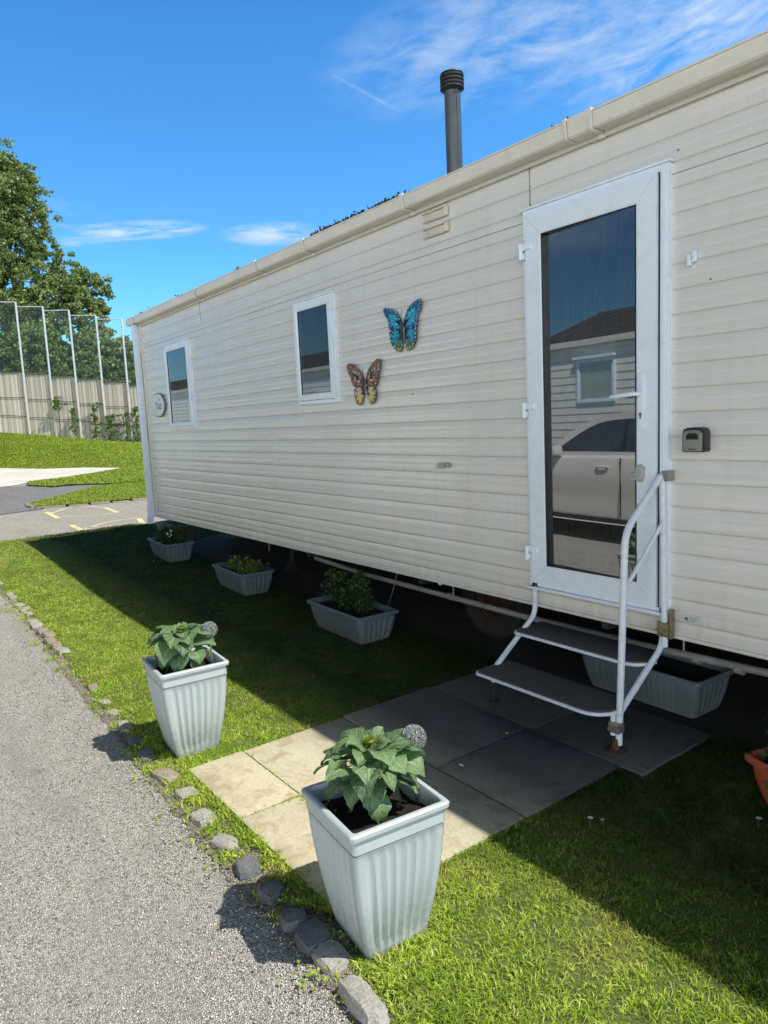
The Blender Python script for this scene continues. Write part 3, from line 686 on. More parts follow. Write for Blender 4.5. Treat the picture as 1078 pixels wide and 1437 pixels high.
ST = [(1.175, -2.06, .16, .080, .055, .12, g_, 'largest grey edging stone, in front of the nearest tall planter'),
      (.975, -2.03, .12, .10, .045, 0, g_, 'flat grey edging stone right at the foot of the nearest planter'),
      (.87, -2.03, .12, .10, .055, .1, b_, 'shaded sett closest to the left side of the nearest planter'),
      (.765, -2.035, .10, .10, .055, -.2, b_, 'dark bluish sett in the middle of the nearest planter shadow'),
      (.60, -2.03, .12, .09, .06, .1, b_, 'dark sett at the top edge of the nearest planter shadow'),
      (.43, -2.03, .10, .085, .06, -.1, b_, 'dark squarish sett lying in sun just before the nearest planter shadow'),
      (.235, -2.03, .12, .085, .05, .15, g_, 'rounded pale grey sett level with the joint of the front slabs'),
      (.015, -2.02, .14, .085, .045, .05, g_, 'flat mid grey sett half covered by weeds beside the front slab'),
      (-.21, -2.00, .13, .09, .045, -.05, g_, 'squarish grey sett beside the corner of the first slab'),
      (-.44, -2.01, .15, .085, .04, .1, p_, 'pinkish cream sett just before the farther tall planter'),
      (-.70, -2.01, .14, .08, .045, 0, b_, 'shaded sett at the foot of the farther tall planter'),
      (-.88, -2.0, .12, .08, .04, .1, b_, 'shaded sett in the shadow of the farther tall planter'),
      (-1.12, -1.985, .14, .07, .032, 0, g_, 'pale flat sett in grass at the edge of the farther planter shadow'),
      (-1.35, -1.975, .12, .06, .028, .1, g_, 'first small sunken stone beyond the farther planter shadow'),
      (-1.55, -1.97, .12, .06, .028, -.1, g_, 'second small sunken stone beyond the farther planter shadow'),
      (-1.83, -1.955, .14, .06, .030, 0, p_, 'small pinkish sunken stone where the grass meets the tarmac')]
for i, (x, y, lx, ly, lz, rz, m_, lb) in enumerate(ST): stone((x, y, .006 + lz * (.30 if i == 0 else -.02)), lx * (1 if i == 0 else random.uniform(.62, .86)), ly * random.uniform(.72, .9), lz, rz + random.uniform(-.25, .25), m_, lb, seed=i)
for i in range(26):
    x = -2.75 - i * .17 - random.uniform(0, .03)
    if -2.75 < x: continue
    y = -1.925 + max(-.03, (-x - 2.75) * .015 - max(0, -x - 4.5) * .035)
    pk = i in (1, 2, 3, 4)
    if i > 6 and random.random() < .35: continue
    stone((x, y + random.uniform(-.015, .015), gz(x) + (.010 if i < 6 else .002)), random.uniform(.09, .13), random.uniform(.055, .08), .05 if i < 8 else .04, random.uniform(-.3, .3), p_ if pk else g_,
          'pale pinkish stone in the short row of exposed setts far left' if pk else 'small grey stone in the distant row edging the lawn', seed=50 + i)

# ------------------------------------------------------------------ THE CARAVAN
CX0, CX1 = -6.165, 5.4; ROOT = empty('static_caravan', (-.4, 1.8, 0), 0, 'long cream clad static caravan with white door and dark flue, raised above the lawn', 'caravan')
P0 = .558; PITCH = .1068
openings = [(.075, .675, .70, 2.48), (-2.39, -1.95, 1.76, 2.435), (-5.27, -4.76, 1.62, 2.42)]
def clad_profile(z0, z1):
    pts = []; k0 = int(math.floor((z0 - P0) / PITCH)) - 1; k1 = int(math.ceil((z1 - P0) / PITCH)) + 1
    prof = [(0.0, .000), (.0012, -.0032), (.004, -.0054), (.010, -.0062), (.030, -.0060), (.050, -.0044), (.0535, -.0043), (.057, -.0050), (.066, -.0050), (.086, -.0034), (.100, -.0008), (.1055, .0003)]
    for k in range(k0, k1 + 1):
        for dz, y in prof: pts.append((P0 + k*PITCH + dz, y))
    def yat(z):
        for i in range(len(pts) - 1):
            if pts[i][0] <= z <= pts[i+1][0]:
                t = (z - pts[i][0]) / (pts[i+1][0] - pts[i][0]); return pts[i][1] + t*(pts[i+1][1] - pts[i][1])
        return 0
    zs = [z0] + [p[0] for p in pts if z0 < p[0] < z1] + [z1]
    zs = sorted(set([round(z, 5) for z in zs + [b for o in openings for b in (o[2], o[3]) if z0 < b < z1]]))
    return [(z, yat(z)) for z in zs]
def clad_wall(mb, x0, x1, z0, z1, ops, step=.45):
    pr = clad_profile(z0, z1); xs = set([x0, x1] + [b for o in ops for b in (o[0], o[1])]); x = x0
    while x < x1: xs.add(round(x, 4)); x += step
    xs = sorted(xs); nz = len(pr); V = []
    for x in xs:
        for z, y in pr: V.append((x, y + .0012*math.sin(x*2.1 + z*3) + .0008*math.sin(x*5.3), z))
    F = []
    for i in range(len(xs) - 1):
        xm = (xs[i] + xs[i+1]) / 2
        for k in range(nz - 1):
            zm = (pr[k][0] + pr[k+1][0]) / 2
            if any(o[0] < xm < o[1] and o[2] < zm < o[3] for o in ops): continue
            F.append((i*nz+k, (i+1)*nz+k, (i+1)*nz+k+1, i*nz+k+1))
    mb.add(V, F)
cl = MB(); clad_wall(cl, CX0, CX1, .488, 2.86, openings)
wall = cl.build('wall', M['clad'], ROOT, smooth=True, autos=.9)
# panel joints: thin dark seams and the overlapping top panel edge
sm = MB(); sm.box(-6.1, CX1, -.0085, -.002, 2.5375, 2.540)
for x in (-.002, -4.35, 3.1): sm.box(x, x + .0025, -.0085, -.002, 2.60, 2.82)
sm.build('panel_seam', plain('dark_seam', (.30, .27, .22), .8, .3, 30), ROOT)
bt = MB(); bt.box(CX0, CX1, -.020, -.002, .480, .496); bt.build('bottom_trim', M['clad'], ROOT, bevel=.003)
rv = MB()
for x, z in ((.002, 2.62), (.002, 2.70), (.83, 2.62), (.85, 2.70), (-1.03, 1.706), (-3.4, 1.33), (-2.9, 1.24), (-4.5, 1.42)): rv.lathe([(.004, 0), (.003, .002)], (x, 0, z), 8)
for x, z in ((.002, 2.62), (.002, 2.71), (.83, 2.63), (-1.03, 1.706), (-3.4, 1.33), (-2.9, 1.24), (-4.5, 1.42), (.98, 2.07)):
    rv2 = MB(); rv2.tube([(x, -.001, z), (x, -.0095, z)], .0042, 8); rv2.build('screw_head', M['screw'], ROOT)
# end and rear walls, floor pan, added unseen skirt to keep light out underneath
ew = MB()
ew.prism([(0.03, .49), (3.7, .49), (3.7, 2.86), (1.86, 3.26), (.03, 2.86)], CX0 + .002, CX0 + .03, 'x')
ew.prism([(0.03, .49), (3.7, .49), (3.7, 2.86), (1.86, 3.26), (.03, 2.86)], CX1 - .03, CX1 - .002, 'x')
ew.box(CX0 + .03, CX1 - .03, 3.67, 3.70, .49, 2.86); ew.build('end_wall', M['clad2'], ROOT)
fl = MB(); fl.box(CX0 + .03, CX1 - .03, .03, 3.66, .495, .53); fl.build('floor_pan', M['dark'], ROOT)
sk = MB(); sk.box(CX0 + .05, CX1 - .05, 3.60, 3.63, .02, .49); sk.box(CX0 + .05, CX0 + .08, .9, 3.6, .13, .49); sk.box(CX1 - .08, CX1 - .05, .3, 3.6, .02, .49); sk.build('light_block_skirt', M['dark'], ROOT)
# inside: dark lining just behind the openings so the glass has a room behind it
il = MB(); il.box(-6.0, 5.3, 1.2, 1.22, .55, 2.8); il.box(-6.0, 5.3, .05, 1.2, .535, .55); il.box(-6.0, 5.3, .05, 1.2, 2.8, 2.815)
for x in (-6.0, -3.2, -.8, 1.2): il.box(x, x+.02, .05, 1.2, .55, 2.8)
il.build('interior_lining', M['interior'], ROOT)

# roof with tile-effect sheets
rf = MB(); ns = 15; XE0, XE1 = CX0 - .20, CX1 + .15
for side in (0, 1):
    for k in range(ns):
        t0, t1 = k/ns, (k+1)/ns; ya, yb = (-.035 + (1.86+.035)*t0, -.035 + (1.86+.035)*t1); za, zb = (2.90 + .40*t0, 2.90 + .40*t1)
        if side: ya, yb = 3.72 - ya, 3.72 - yb
        n = int((XE1 - XE0) / .1); vs = []; 
        for i in range(n + 1):
            x = XE0 + (XE1-XE0)*i/n; w = .008*math.sin(i*PI*.5) 
            vs += [(x, ya, za + .018 + w), (x, yb, zb + .001 + w), (x, ya, za - .01)]
        fs = []
        for i in range(n): a = i*3; fs += [(a, a+3, a+4, a+1), (a+2, a+5, a+3, a)]
        rf.add(vs, fs)
roofo = rf.build('roof', M['roof'], ROOT)
rb = MB(); rb.prism([(-.02, 2.865), (3.74, 2.865), (3.74, 2.885), (1.86, 3.285), (-.02, 2.885)], XE0 + .01, XE1 - .01, 'x'); rb.build('roof_board', M['gutter'], ROOT)
# gutter: square-section, with lip, brackets and unions
gt = MB(); gp = [(-.022, 2.822), (-.095, 2.822), (-.104, 2.830), (-.108, 2.893), (-.114, 2.893), (-.114, 2.901), (-.100, 2.901), (-.098, 2.834), (-.092, 2.829), (-.028, 2.829), (-.028, 2.895), (-.022, 2.895)]
gt.prism(gp, CX0 - .19, CX1 + .1, 'x'); gt.box(CX0 - .196, CX0 - .190, -.112, -.022, 2.824, 2.899)
gut = gt.build('gutter', M['gutter'], ROOT, smooth=True, autos=.5)
def gbracket(x, w, extra=0.0):
    b = MB(); o = .004
    b.prism([(-.004, 2.815), (-.10, 2.815), (-.110, 2.824), (-.119, 2.89), (-.121, 2.908), (-.105, 2.910), (-.105, 2.902), (-.1145, 2.900), (-.107, 2.826), (-.098, 2.820), (-.004, 2.820)], x - w/2, x + w/2, 'x')
    if extra: b.box(x - w/2, x + w/2, -.03, -.006, 2.795, 2.815)
    return b.build('gutter_bracket', M['gutter'], gut, bevel=.0015, seg=1)
for x in (-6.1, -4.2, -2.9, -2.12, -.93, 1.9, 3.2): gbracket(x, .035, 1)
gbracket(.315, .022); gbracket(.455, .030, 1)
u = MB(); u.prism([(-.02, 2.817), (-.097, 2.817), (-.107, 2.826), (-.1165, 2.905), (-.108, 2.905), (-.103, 2.828), (-.094, 2.821), (-.02, 2.821)], .33, .44, 'x'); u.build('gutter_union', M['gutter'], gut)
fa = MB(); fa.box(CX0 - .18, CX1 + .1, -.0215, -.0135, 2.80, 2.875); fa.build('fascia', M['clad'], ROOT)
# downpipe at the far corner
dp = MB(); dp.box(CX0 - .095, CX0 - .025, -.085, -.022, .50, 2.823); dp.box(CX0 - .10, CX0 - .02, -.090, -.018, 2.70, 2.76); dp.box(CX0-.10, CX0-.02, -.090, -.018, .56, .60)
dpo = dp.build('downpipe', M['upvc'], ROOT, bevel=.006)
sh = MB(); sh.tube([(CX0 - .06, -.055, .51), (CX0 - .05, -.075, .46), (CX0 + .02, -.10, .44)], .04, 10); sh.build('pipe_shoe', M['upvc'], dpo, smooth=True)
ct = MB(); ct.box(CX0 - .02, CX0 + .035, -.021, .0, .485, 2.86); ct.box(CX0 - .025, CX0 - .002, -.021, .035, .485, 2.86); ct.build('corner_trim', M['gutter'], ROOT, bevel=.003)

# moss and debris on the eave
def moss():
    C = []
    for cx in list(np.linspace(-2.0, -.95, 14)) + [-4.7, -5.5, -5.9, .25, -3.3]:
        n = random.randint(10, 50); C.append(np.array([cx, -.07, 2.915]) + rng.normal(0, 1, (n, 3)) * [.04, .012, .009])
    C = np.concatenate(C); V, F = leafcards(C, None, .025, rng, .7); return fast_mesh('moss', V, F, M['leafmoss'], ROOT)
tag(moss(), kind='stuff')

# flue
fx, fy = -.887, .30
f_ = MB(); f_.lathe([(.052, 2.95), (.051, 3.60)], (fx, fy, 0), 28); f_.lathe([(.09, 2.94), (.09, 2.97), (.062, 3.03), (.054, 3.04)], (fx, fy, 0), 28)
f_.tube([(fx+.051, fy-.01, 2.95), (fx+.051, fy-.01, 3.58)], .0035, 6)
flue = f_.build('flue', M['flue'], ROOT, smooth=True)
c_ = MB(); z = 3.575; prof = [(.052, z-.012), (.068, z)]
for k in range(4): prof += [(.075, z+.003), (.075, z+.015), (.066, z+.017), (.066, z+.021)]; z += .022
prof += [(.074, z), (.071, z+.006), (.03, z+.010)]
c_.lathe(prof, (fx, fy, 0), 28); c_.build('flue_cap', M['fluecap'], flue, smooth=True, autos=.5)

# vents, cap, bracket, sticker, sign
for z0 in (2.722, 2.632):
    v_ = MB(); v_.box(-.826, -.624, -.030, -.012, z0, z0+.055)
    v_.prism([(-.013, z0+.058), (-.048, z0+.050), (-.050, z0+.042), (-.013, z0+.046)], -.83, -.62, 'x')
    v_.box(-.83, -.822, -.044, -.012, z0-.002, z0+.05); v_.box(-.628, -.62, -.044, -.012, z0-.002, z0+.05)
    for k in range(3): v_.box(-.815, -.635, -.036, -.030, z0+.006+k*.014, z0+.012+k*.014)
    v_.build('vent_cover', M['gutter'], ROOT, bevel=.002, seg=1)
cp = MB(); cp.prism([(-.80, 1.236), (-.765, 1.228), (-.69, 1.235), (-.67, 1.252), (-.70, 1.268), (-.78, 1.266)], -.030, -.006, 'y'); cp.prism([(-.775, 1.244), (-.74, 1.238), (-.70, 1.244), (-.71, 1.256), (-.76, 1.258)], -.040, -.030, 'y')
cp.build('socket_cover', M['chrome'], ROOT, bevel=.003)
br = MB(); br.box(.882, .899, -.026, -.008, 2.138, 2.187); br.box(.905, .922, -.026, -.008, 2.152, 2.200); br.box(.897, .907, -.022, -.008, 2.150, 2.163)
br.build('broken_bracket', M['upvc'], ROOT, bevel=.003)
def text_mesh(body, size, loc, mat, parent, name='lettering', depth=.0006, rz=0.0, align='CENTER', xs=1.0, tilt=PI/2):
    cu = bpy.data.curves.new(name, 'FONT'); cu.body = body; cu.size = size; cu.extrude = depth; cu.align_x = align; cu.align_y = 'CENTER'
    tmp = bpy.data.objects.new('tmp', cu); COL.objects.link(tmp); dg = bpy.context.evaluated_depsgraph_get(); dg.update()
    me = bpy.data.meshes.new_from_object(tmp.evaluated_get(dg)); bpy.data.objects.remove(tmp); bpy.data.curves.remove(cu)
    me.transform(Matrix.Translation(Vector(loc) - root_of(parent)) @ Matrix.Rotation(rz, 4, 'Z') @ Matrix.Rotation(tilt, 4, 'X') @ Matrix.Diagonal((xs, 1, 1, 1)))
    me.materials.clear(); me.materials.append(mat); me.name = name
    o = bpy.data.objects.new(name, me); COL.objects.link(o); o.parent = parent; return o
stk = MB(); stk.box(.872, .95, -.0150, -.0125, .567, .603); so = stk.build('sticker', plain('pale_sticker', (.62, .66, .58), .5, .05), ROOT)
sg = MB(); sg.tube([(.888, -.0151, .585), (.888, -.0157, .585)], .009, 12); sg.build('sticker_emblem', plain('green_print', (.08, .20, .12), .5, .2), so)
sb_ = MB()
for zz, xa, xb in ((.594, .902, .944), (.587, .902, .938), (.580, .902, .941), (.573, .884, .930)): sb_.box(xa, xb, -.0155, -.0149, zz - .0012, zz + .0012)
sb_.build('sticker_print', plain('dark_print', (.10, .14, .12), .6), so)
ell = [(math.cos(2*PI*k/40), math.sin(2*PI*k/40)) for k in range(40)]
sx, sz = -5.722, 1.842
s1 = MB(); s1.prism([(sx + .215*a, sz + .140*b) for a, b in ell], -.027, -.010, 'y'); sg1 = s1.build('name_plate_rim', M['sign_rim'], ROOT, bevel=.002)
s2 = MB(); s2.prism([(sx + .200*a, sz + .129*b) for a, b in ell], -.030, -.0265, 'y'); s2.build('name_plate', M['sign'], sg1)
prn = plain('grey_print', (.12, .15, .18), .6)
text_mesh('Yaz', .125, (sx + .01, -.0305, sz - .01), prn, sg1, xs=1.25)
sd = MB(); sd.tube([(sx + .055, -.0300, sz + .062), (sx + .055, -.0312, sz + .062)], .014, 10); sd.build('plate_motif', prn, sg1)

# frames built as mitred bars
def mitred(mb, x0, x1, z0, z1, w, yb, yf, gap=.0009, chamfer=.006):
    X = [x0, x1]; 
    def bar(o1, o2, i2, i1):
        # outer edge o1-o2, inner edge i1-i2 ; raised with a chamfer towards the glass
        d = Vector((o2[0]-o1[0], 0, o2[1]-o1[1])).normalized() * gap
        P = [Vector((*o1, 0)), Vector((*o2, 0)), Vector((*i2, 0)), Vector((*i1, 0))]
        pts = [(o1[0]+d.x, o1[1]+d.z), (o2[0]-d.x, o2[1]-d.z), (i2[0]-d.x, i2[1]-d.z), (i1[0]+d.x, i1[1]+d.z)]
        c = (sum(p[0] for p in pts)/4, sum(p[1] for p in pts)/4)
        mid = [(i1[0]+d.x, i1[1]+d.z), (i2[0]-d.x, i2[1]-d.z)]
        vi = [tuple(a + (b-a)*chamfer/w*1.6 for a, b in zip(m, o)) for m, o in zip(mid, [pts[0], pts[1]])]
        vs = [(pts[0][0], yb, pts[0][1]), (pts[1][0], yb, pts[1][1]), (pts[2][0], yb, pts[2][1]), (pts[3][0], yb, pts[3][1]),
              (pts[0][0], yf, pts[0][1]), (pts[1][0], yf, pts[1][1]), (vi[1][0], yf, vi[1][1]), (vi[0][0], yf, vi[0][1]),
              (pts[2][0], yf + chamfer, pts[2][1]), (pts[3][0], yf + chamfer, pts[3][1])]
        mb.add(vs, [(0, 1, 2, 3), (4, 5, 6, 7), (7, 6, 8, 9), (0, 1, 5, 4), (2, 3, 9, 8), (1, 2, 8, 6, 5), (3, 0, 4, 7, 9)])
    o = [(x0, z0), (x1, z0), (x1, z1), (x0, z1)]; i = [(x0+w, z0+w), (x1-w, z0+w), (x1-w, z1-w), (x0+w, z1-w)]
    for k in range(4): bar(o[k], o[(k+1) % 4], i[(k+1) % 4], i[k])
def frame_bars(mb, x0, x1, z0, z1, wl, wr, wb, wt, yb, yf):
    mb.box(x0, x0+wl, yb, yf, z0, z1); mb.box(x1-wr, x1, yb, yf, z0, z1); mb.box(x0+wl, x1-wr, yb, yf, z0, z0+wb); mb.box(x0+wl, x1-wr, yb, yf, z1-wt, z1)

# door
df = MB(); frame_bars(df, -.031, .803, .600, 2.588, .028, .043, .018, .030, -.032, .02)
df.box(-.045, .815, -.042, -.008, 2.588, 2.600); df.box(.768, .790, -.040, -.032, .62, 2.56); df.box(-.035, .805, -.055, -.01, .586, .600)
df.build('door_frame', M['upvc'], ROOT, bevel=.002, seg=1)
gk = MB(); gk.box(-.003, 0.0, -.034, -.030, .62, 2.556); gk.box(.757, .761, -.037, -.030, .62, 2.556); gk.box(0, .757, -.034, -.030, .6185, .6215)
gk.build('door_seal', M['black'], ROOT)
dl = MB(); mitred(dl, .001, .756, .6225, 2.553, .107, -.02, -.052)
door = dl.build('door', M['upvc'], ROOT)
gs = MB(); frame_bars(gs, .104, .653, .727, 2.4485, .006, .006, .006, .006, -.0505, -.018); gs.build('glazing_seal', M['black'], door)
gl = MB(); gl.add([(.105, -.0250, .728), (.652, -.0485, .728), (.652, -.0485, 2.4475), (.105, -.0250, 2.4475)], [(0, 1, 2, 3)]); gl.build('door_glass', M['glass'], door)
for z in (2.385, 1.568, .795):
    h = MB(); h.box(-.028, .045, -.066, -.048, z, z+.034); h.tube([(-.020, -.066, z-.046), (-.020, -.066, z+.036)], .011, 10); h.box(-.034, -.006, -.064, -.034, z-.045, z-.012)
    h.build('hinge', M['upvc'], door, bevel=.003)
hp = MB(); hp.prism([(.668 + .0155*(math.cos(a)+1), (1.690 if a < PI else 1.468) + .015*math.sin(a)) for a in np.linspace(0, 2*PI, 24, endpoint=False)], -.063, -.052, 'y')
hpl = hp.build('handle_plate', M['upvc'], door, bevel=.002)
hl = MB(); hl.tube([(.684, -.060, 1.612), (.684, -.092, 1.612), (.676, -.103, 1.612), (.655, -.106, 1.611), (.60, -.106, 1.607), (.555, -.104, 1.603), (.548, -.102, 1.603)], [.010, .010, .0105, .011, .0105, .009, .006], 10)
hl.build('door_handle', M['upvc'], door, smooth=True)
kh = MB(); kh.tube([(.684, -.0625, 1.520), (.684, -.066, 1.520)], .0085, 12); kh.box(.680, .688, -.066, -.0625, 1.497, 1.518); kh.build('keyhole', M['chrome'], door)
kk = MB(); kk.box(.6825, .6855, -.0668, -.0658, 1.503, 1.523); kk.build('key_slot', M['black'], door)
# second surface lock / latch lower down
lk = MB(); lk.prism([(.660, 1.215), (.690, 1.205), (.702, 1.235), (.702, 1.275), (.685, 1.290), (.664, 1.282)], -.072, -.052, 'y'); lk.tube([(.672, -.072, 1.225), (.640, -.082, 1.222)], .006, 8); lk.tube([(.668, -.074, 1.245), (.645, -.078, 1.250)], .005, 8); lk.tube([(.682, -.072, 1.262), (.682, -.078, 1.262)], .008, 10)
lk.build('latch', plain('aged_latch', (.50, .51, .46), .4, .2, 60, metal=.4, dirt=((.2, .14, .07), .6)), door, bevel=.002)

# windows
def window(x0, x1, z0, z1, curtain):
    wf = MB(); frame_bars(wf, x0, x1, z0, z1, .022, .022, .024, .022, -.026, .01); wf.box(x0-.006, x1+.006, -.040, -.008, z1, z1+.012); wf.box(x0-.004, x1+.004, -.032, -.008, z0-.010, z0)
    w = wf.build('window', M['upvc'], ROOT, bevel=.002, seg=1)
    sf = MB(); a, b, c, d = x0+.024, x1-.024, z0+.026, z1-.024; mitred(sf, a, b, c, d, .048, -.018, -.045, chamfer=.008); sf.build('sash', M['upvc'], w)
    p = MB(); p.add([(a+.047, -.030, c+.047), (b-.047, -.030, c+.047), (b-.047, -.030, d-.047), (a+.047, -.030, d-.047)], [(0, 1, 2, 3)]); p.build('pane', M['glass_w'], w)
    sl_ = MB(); frame_bars(sl_, a+.046, b-.046, c+.046, d-.046, .004, .004, .004, .004, -.035, -.027); sl_.build('pane_seal', M['black'], w)
    if curtain:
        cu = MB()
        for side in (0, 1):
            ca, cb = (a+.03, a+.20) if side == 0 else (b-.12, b-.03); n = 24; V = []
            for k in range(n + 1):
                x = ca + (cb-ca)*k/n; y = .10 + .014*math.sin(k*1.7 + side); V += [(x, y, c), (x, y, d)]
            cu.add(V, [(2*k, 2*k+2, 2*k+3, 2*k+1) for k in range(n)])
        cu.build('curtain', M['curtain'], w, smooth=True, autos=2)
window(-2.463, -1.885, 1.702, 2.492, False)
window(-5.370, -4.665, 1.555, 2.478, True)

# running gear and services underneath
ch = MB()
for y in (.62, 2.9):
    ch.box(-6.0, 5.2, y-.04, y+.04, .468, .480); ch.box(-6.0, 5.2, y-.005, y+.005, .31, .468); ch.box(-6.0, 5.2, y-.04, y+.04, .30, .31)
for x in np.arange(-5.6, 5, 1.5): ch.box(x-.02, x+.02, .05, 3.6, .42, .466)
ch.build('chassis', M['chassis'], ROOT)
for x, y in ((-3.9, .62), (-5.3, 1.2), (1.95, .62), (4.2, .62), (-1.9, 2.9), (1.4, 2.9)):
    st = MB(); st.lathe([(.10, 0.014), (.10, .03), (.03, .10), (.022, .30), (.05, .31)], (x, y, gz(x)), 10); st.build('axle_stand', M['chassis'], ROOT)
for wx in (-.80,):
    tw = MB(); prof = [(.16, -.075), (.255, -.095), (.285, -.08), (.30, -.05), (.30, .05), (.285, .08), (.255, .095), (.16, .075)]
    n = 40; V = []; F = []
    for i, (r, y) in enumerate(prof):
        for k in range(n): rr_ = r + (.006 if (k % 2 == 0 and r > .28) else 0); V.append((wx + rr_*math.cos(2*PI*k/n), .50 + y, .31 + rr_*math.sin(2*PI*k/n)))
    for i in range(len(prof) - 1):
        for k in range(n): F.append((i*n+k, i*n+(k+1) % n, (i+1)*n+(k+1) % n, (i+1)*n+k))
    tw.add(V, F); wh = tw.build('wheel', M['tyre'], ROOT, smooth=True, autos=.5)
    hb = MB(); V = []; F = []; prof = [(.165, -.06), (.15, -.055), (.13, -.02), (.09, -.03), (.06, -.06), (.045, -.085), (.0, -.09)]
    for i, (r, y) in enumerate(prof):
        for k in range(n): V.append((wx + r*math.cos(2*PI*k/n), .50 + y, .31 + r*math.sin(2*PI*k/n)))
    for i in range(len(prof) - 1):
        for k in range(n): F.append((i*n+k, i*n+(k+1) % n, (i+1)*n+(k+1) % n, (i+1)*n+k))
    hb.add(V, F); hb.build('wheel_hub', M['hub'], wh, smooth=True)
pp = MB(); pp.tube([(-2.95, .30, .42), (-2.75, .22, .36), (-2.0, .20, .333), (-.30, .20, .318), (.5, .20, .325), (1.15, .20, .342), (3, .20, .35)], .019, 10)
for x in (-.97, .82, 1.03): pp.tube([(x-.02, .20, .327), (x+.02, .20, .327)], .024, 10)
pp.build('waste_pipe', M['pipe'], ROOT, smooth=True)
for x in (-3.6, -.93, 0.75): hg = MB(); hg.tube([(x, .20, .49), (x, .20, .33)], .006, 6); hg.build('pipe_hanger', M['steel'], ROOT)
hg = MB(); hg.tube([(-1.55, .22, .46), (-1.62, .20, .25), (-1.7, .19, .08)], .005, 6); hg.build('support_rod', M['steel'], ROOT)
jk = MB(); jk.tube([(-.93, .12, .49), (-.92, .10, .46), (-.95, .10, .44)], .018, 8); jk.box(-.98, -.88, .08, .14, .465, .487); jk.build('pipe_clip', M['upvc'], ROOT)

# ------------------------------------------------------------------ butterflies
def butterfly(label, wings, body, cols, rand_seed, dots):
    wings = [(n_, [(p[0]+.024, p[1]-.005) for p in q_], c_) for n_, q_, c_ in wings]; body = [(p[0]+.024, p[1]-.005) for p in body]
    c = body[0]; cx = (body[0][0] + body[1][0]) / 2; cz = (body[0][1] + body[1][1]) / 2
    r = empty('butterfly_ornament', (cx, -.02, cz), 0, label, 'wall ornament', 'metal butterflies on the caravan wall')
    rr = random.Random(rand_seed)
    def yw(x): return -.018 - .05 * abs(x - cx)   # wings tilt off the wall
    for nm, pts, ci in wings:
        # rounded outline, then rings shrinking inwards to the wing root carry the colour bands
        P = smooth_path([(p[0], p[1]) for p in pts] , 4)
        root = Vector((cx + (.004 if sum(p[0] for p in pts)/len(pts) > cx else -.004), pts[0][1]*.5 + pts[-1][1]*.5))
        mb = MB(); pal = cols[ci]
        cen = Vector((sum(p.x for p in P)/len(P), sum(p.y for p in P)/len(P))); cen = cen.lerp(root, .35)
        levels = [1.0, .93, .86, .70, .50, .30, .02]; n = len(P)
        V = []
        for lv in levels:
            for k, p in enumerate(P):
                q = cen + (p - cen) * lv; V.append((q.x, yw(q.x) - (.0015 if lv < .9 else 0), q.y))
        F = []; mi = []
        for li in range(len(levels) - 1):
            for k in range(n - 1):
                F.append((li*n+k, li*n+k+1, (li+1)*n+k+1, (li+1)*n+k))
                vein = (k % 4 == 0 and 1 <= li <= 3)
                zz = (P[k].y - min(q.y for q in P)) / (max(q.y for q in P) - min(q.y for q in P))
                mi.append(0 if vein else pal(li, zz, rr))
            F.append((li*n+n-1, li*n, (li+1)*n, (li+1)*n+n-1)); mi.append(0)
        b = len(mb.v); mb.v += V; mb.f += F; mb.m += mi
        # edge thickness
        back = [(v[0], v[1] + .002, v[2]) for v in V[:n]]; mb.add(V[:n] + back, [(k, (k+1) % n, (k+1) % n + n, k + n) for k in range(n)] + [tuple(range(n, 2*n))], 0)
        # pale spots near the rim
        for k in range(0, n - 1, 2):
            if dots(nm, k, n):
                for lv, sz_ in ((.955, .0035), (.90, .0022)):
                    q = cen + (P[k] - cen) * lv; y = yw(q.x) - .0026; s = sz_ * rr.uniform(.7, 1.3)
                    mb.add([(q.x + s*math.cos(a), y, q.y + s*math.sin(a)) for a in np.linspace(0, 2*PI, 6, endpoint=False)], [tuple(range(6))], 1)
        mb.build('wing', BM, r, smooth=False)
    bd = MB(); (bx0, bz0), (bx1, bz1) = body
    L = [Vector((bx0, -.034, bz0)).lerp(Vector((bx1, -.034, bz1)), t) for t in (0, .12, .25, .45, .7, 1)]
    bd.tube(L, [.004, .0075, .0085, .0065, .006, .002], 10); bd.build('body', BM[0], r, smooth=True)
    for sgn in (-1, 1):
        an = MB(); an.tube([(bx0, -.034, bz0), (bx0 + sgn*.012, -.04, bz0 + .03), (bx0 + sgn*.026, -.045, bz0 + .058)], .0013, 5); an.lathe([(.001, 0), (.0026, .002), (.001, .005)], (bx0 + sgn*.026, -.045, bz0 + .057), 6); an.build('antenna', BM[0], r)
def enamel(name, c, sc=60): return plain(name, c, .3, .25, sc)
BM = [enamel('enamel_black', (.012, .014, .03)), enamel('enamel_white', (.75, .78, .80)), enamel('enamel_blue', (.010, .11, .34)), enamel('enamel_turquoise', (.015, .33, .46)), enamel('enamel_pale_cyan', (.12, .52, .62)),
      enamel('enamel_green', (.07, .17, .06)), enamel('enamel_lime', (.42, .42, .10)), enamel('enamel_brown', (.07, .033, .025)), enamel('enamel_rust', (.30, .12, .055)), enamel('enamel_cream', (.58, .43, .25)), enamel('enamel_orange', (.58, .30, .04)), enamel('enamel_yellow', (.72, .50, .14))]
def pal_fore_blue(li, z, r): return [0, 2, 2 if r.random() < .7 else 3, 3 if z < .75 else 2, 3 if r.random() < .6 else 4, 3][min(li, 5)]
def pal_hind_blue(li, z, r): 
    if z < .24: return [0, 5, 6, 5, 5, 5][min(li, 5)]
    return [0, 2, 3 if z > .55 else 5, 3, 3, 2][min(li, 5)]
def pal_fore_brown(li, z, r): return [7, 8, 8 if r.random() < .75 else 9, 8 if r.random() < .6 else 7, 9 if r.random() < .5 else 7, 0][min(li, 5)]
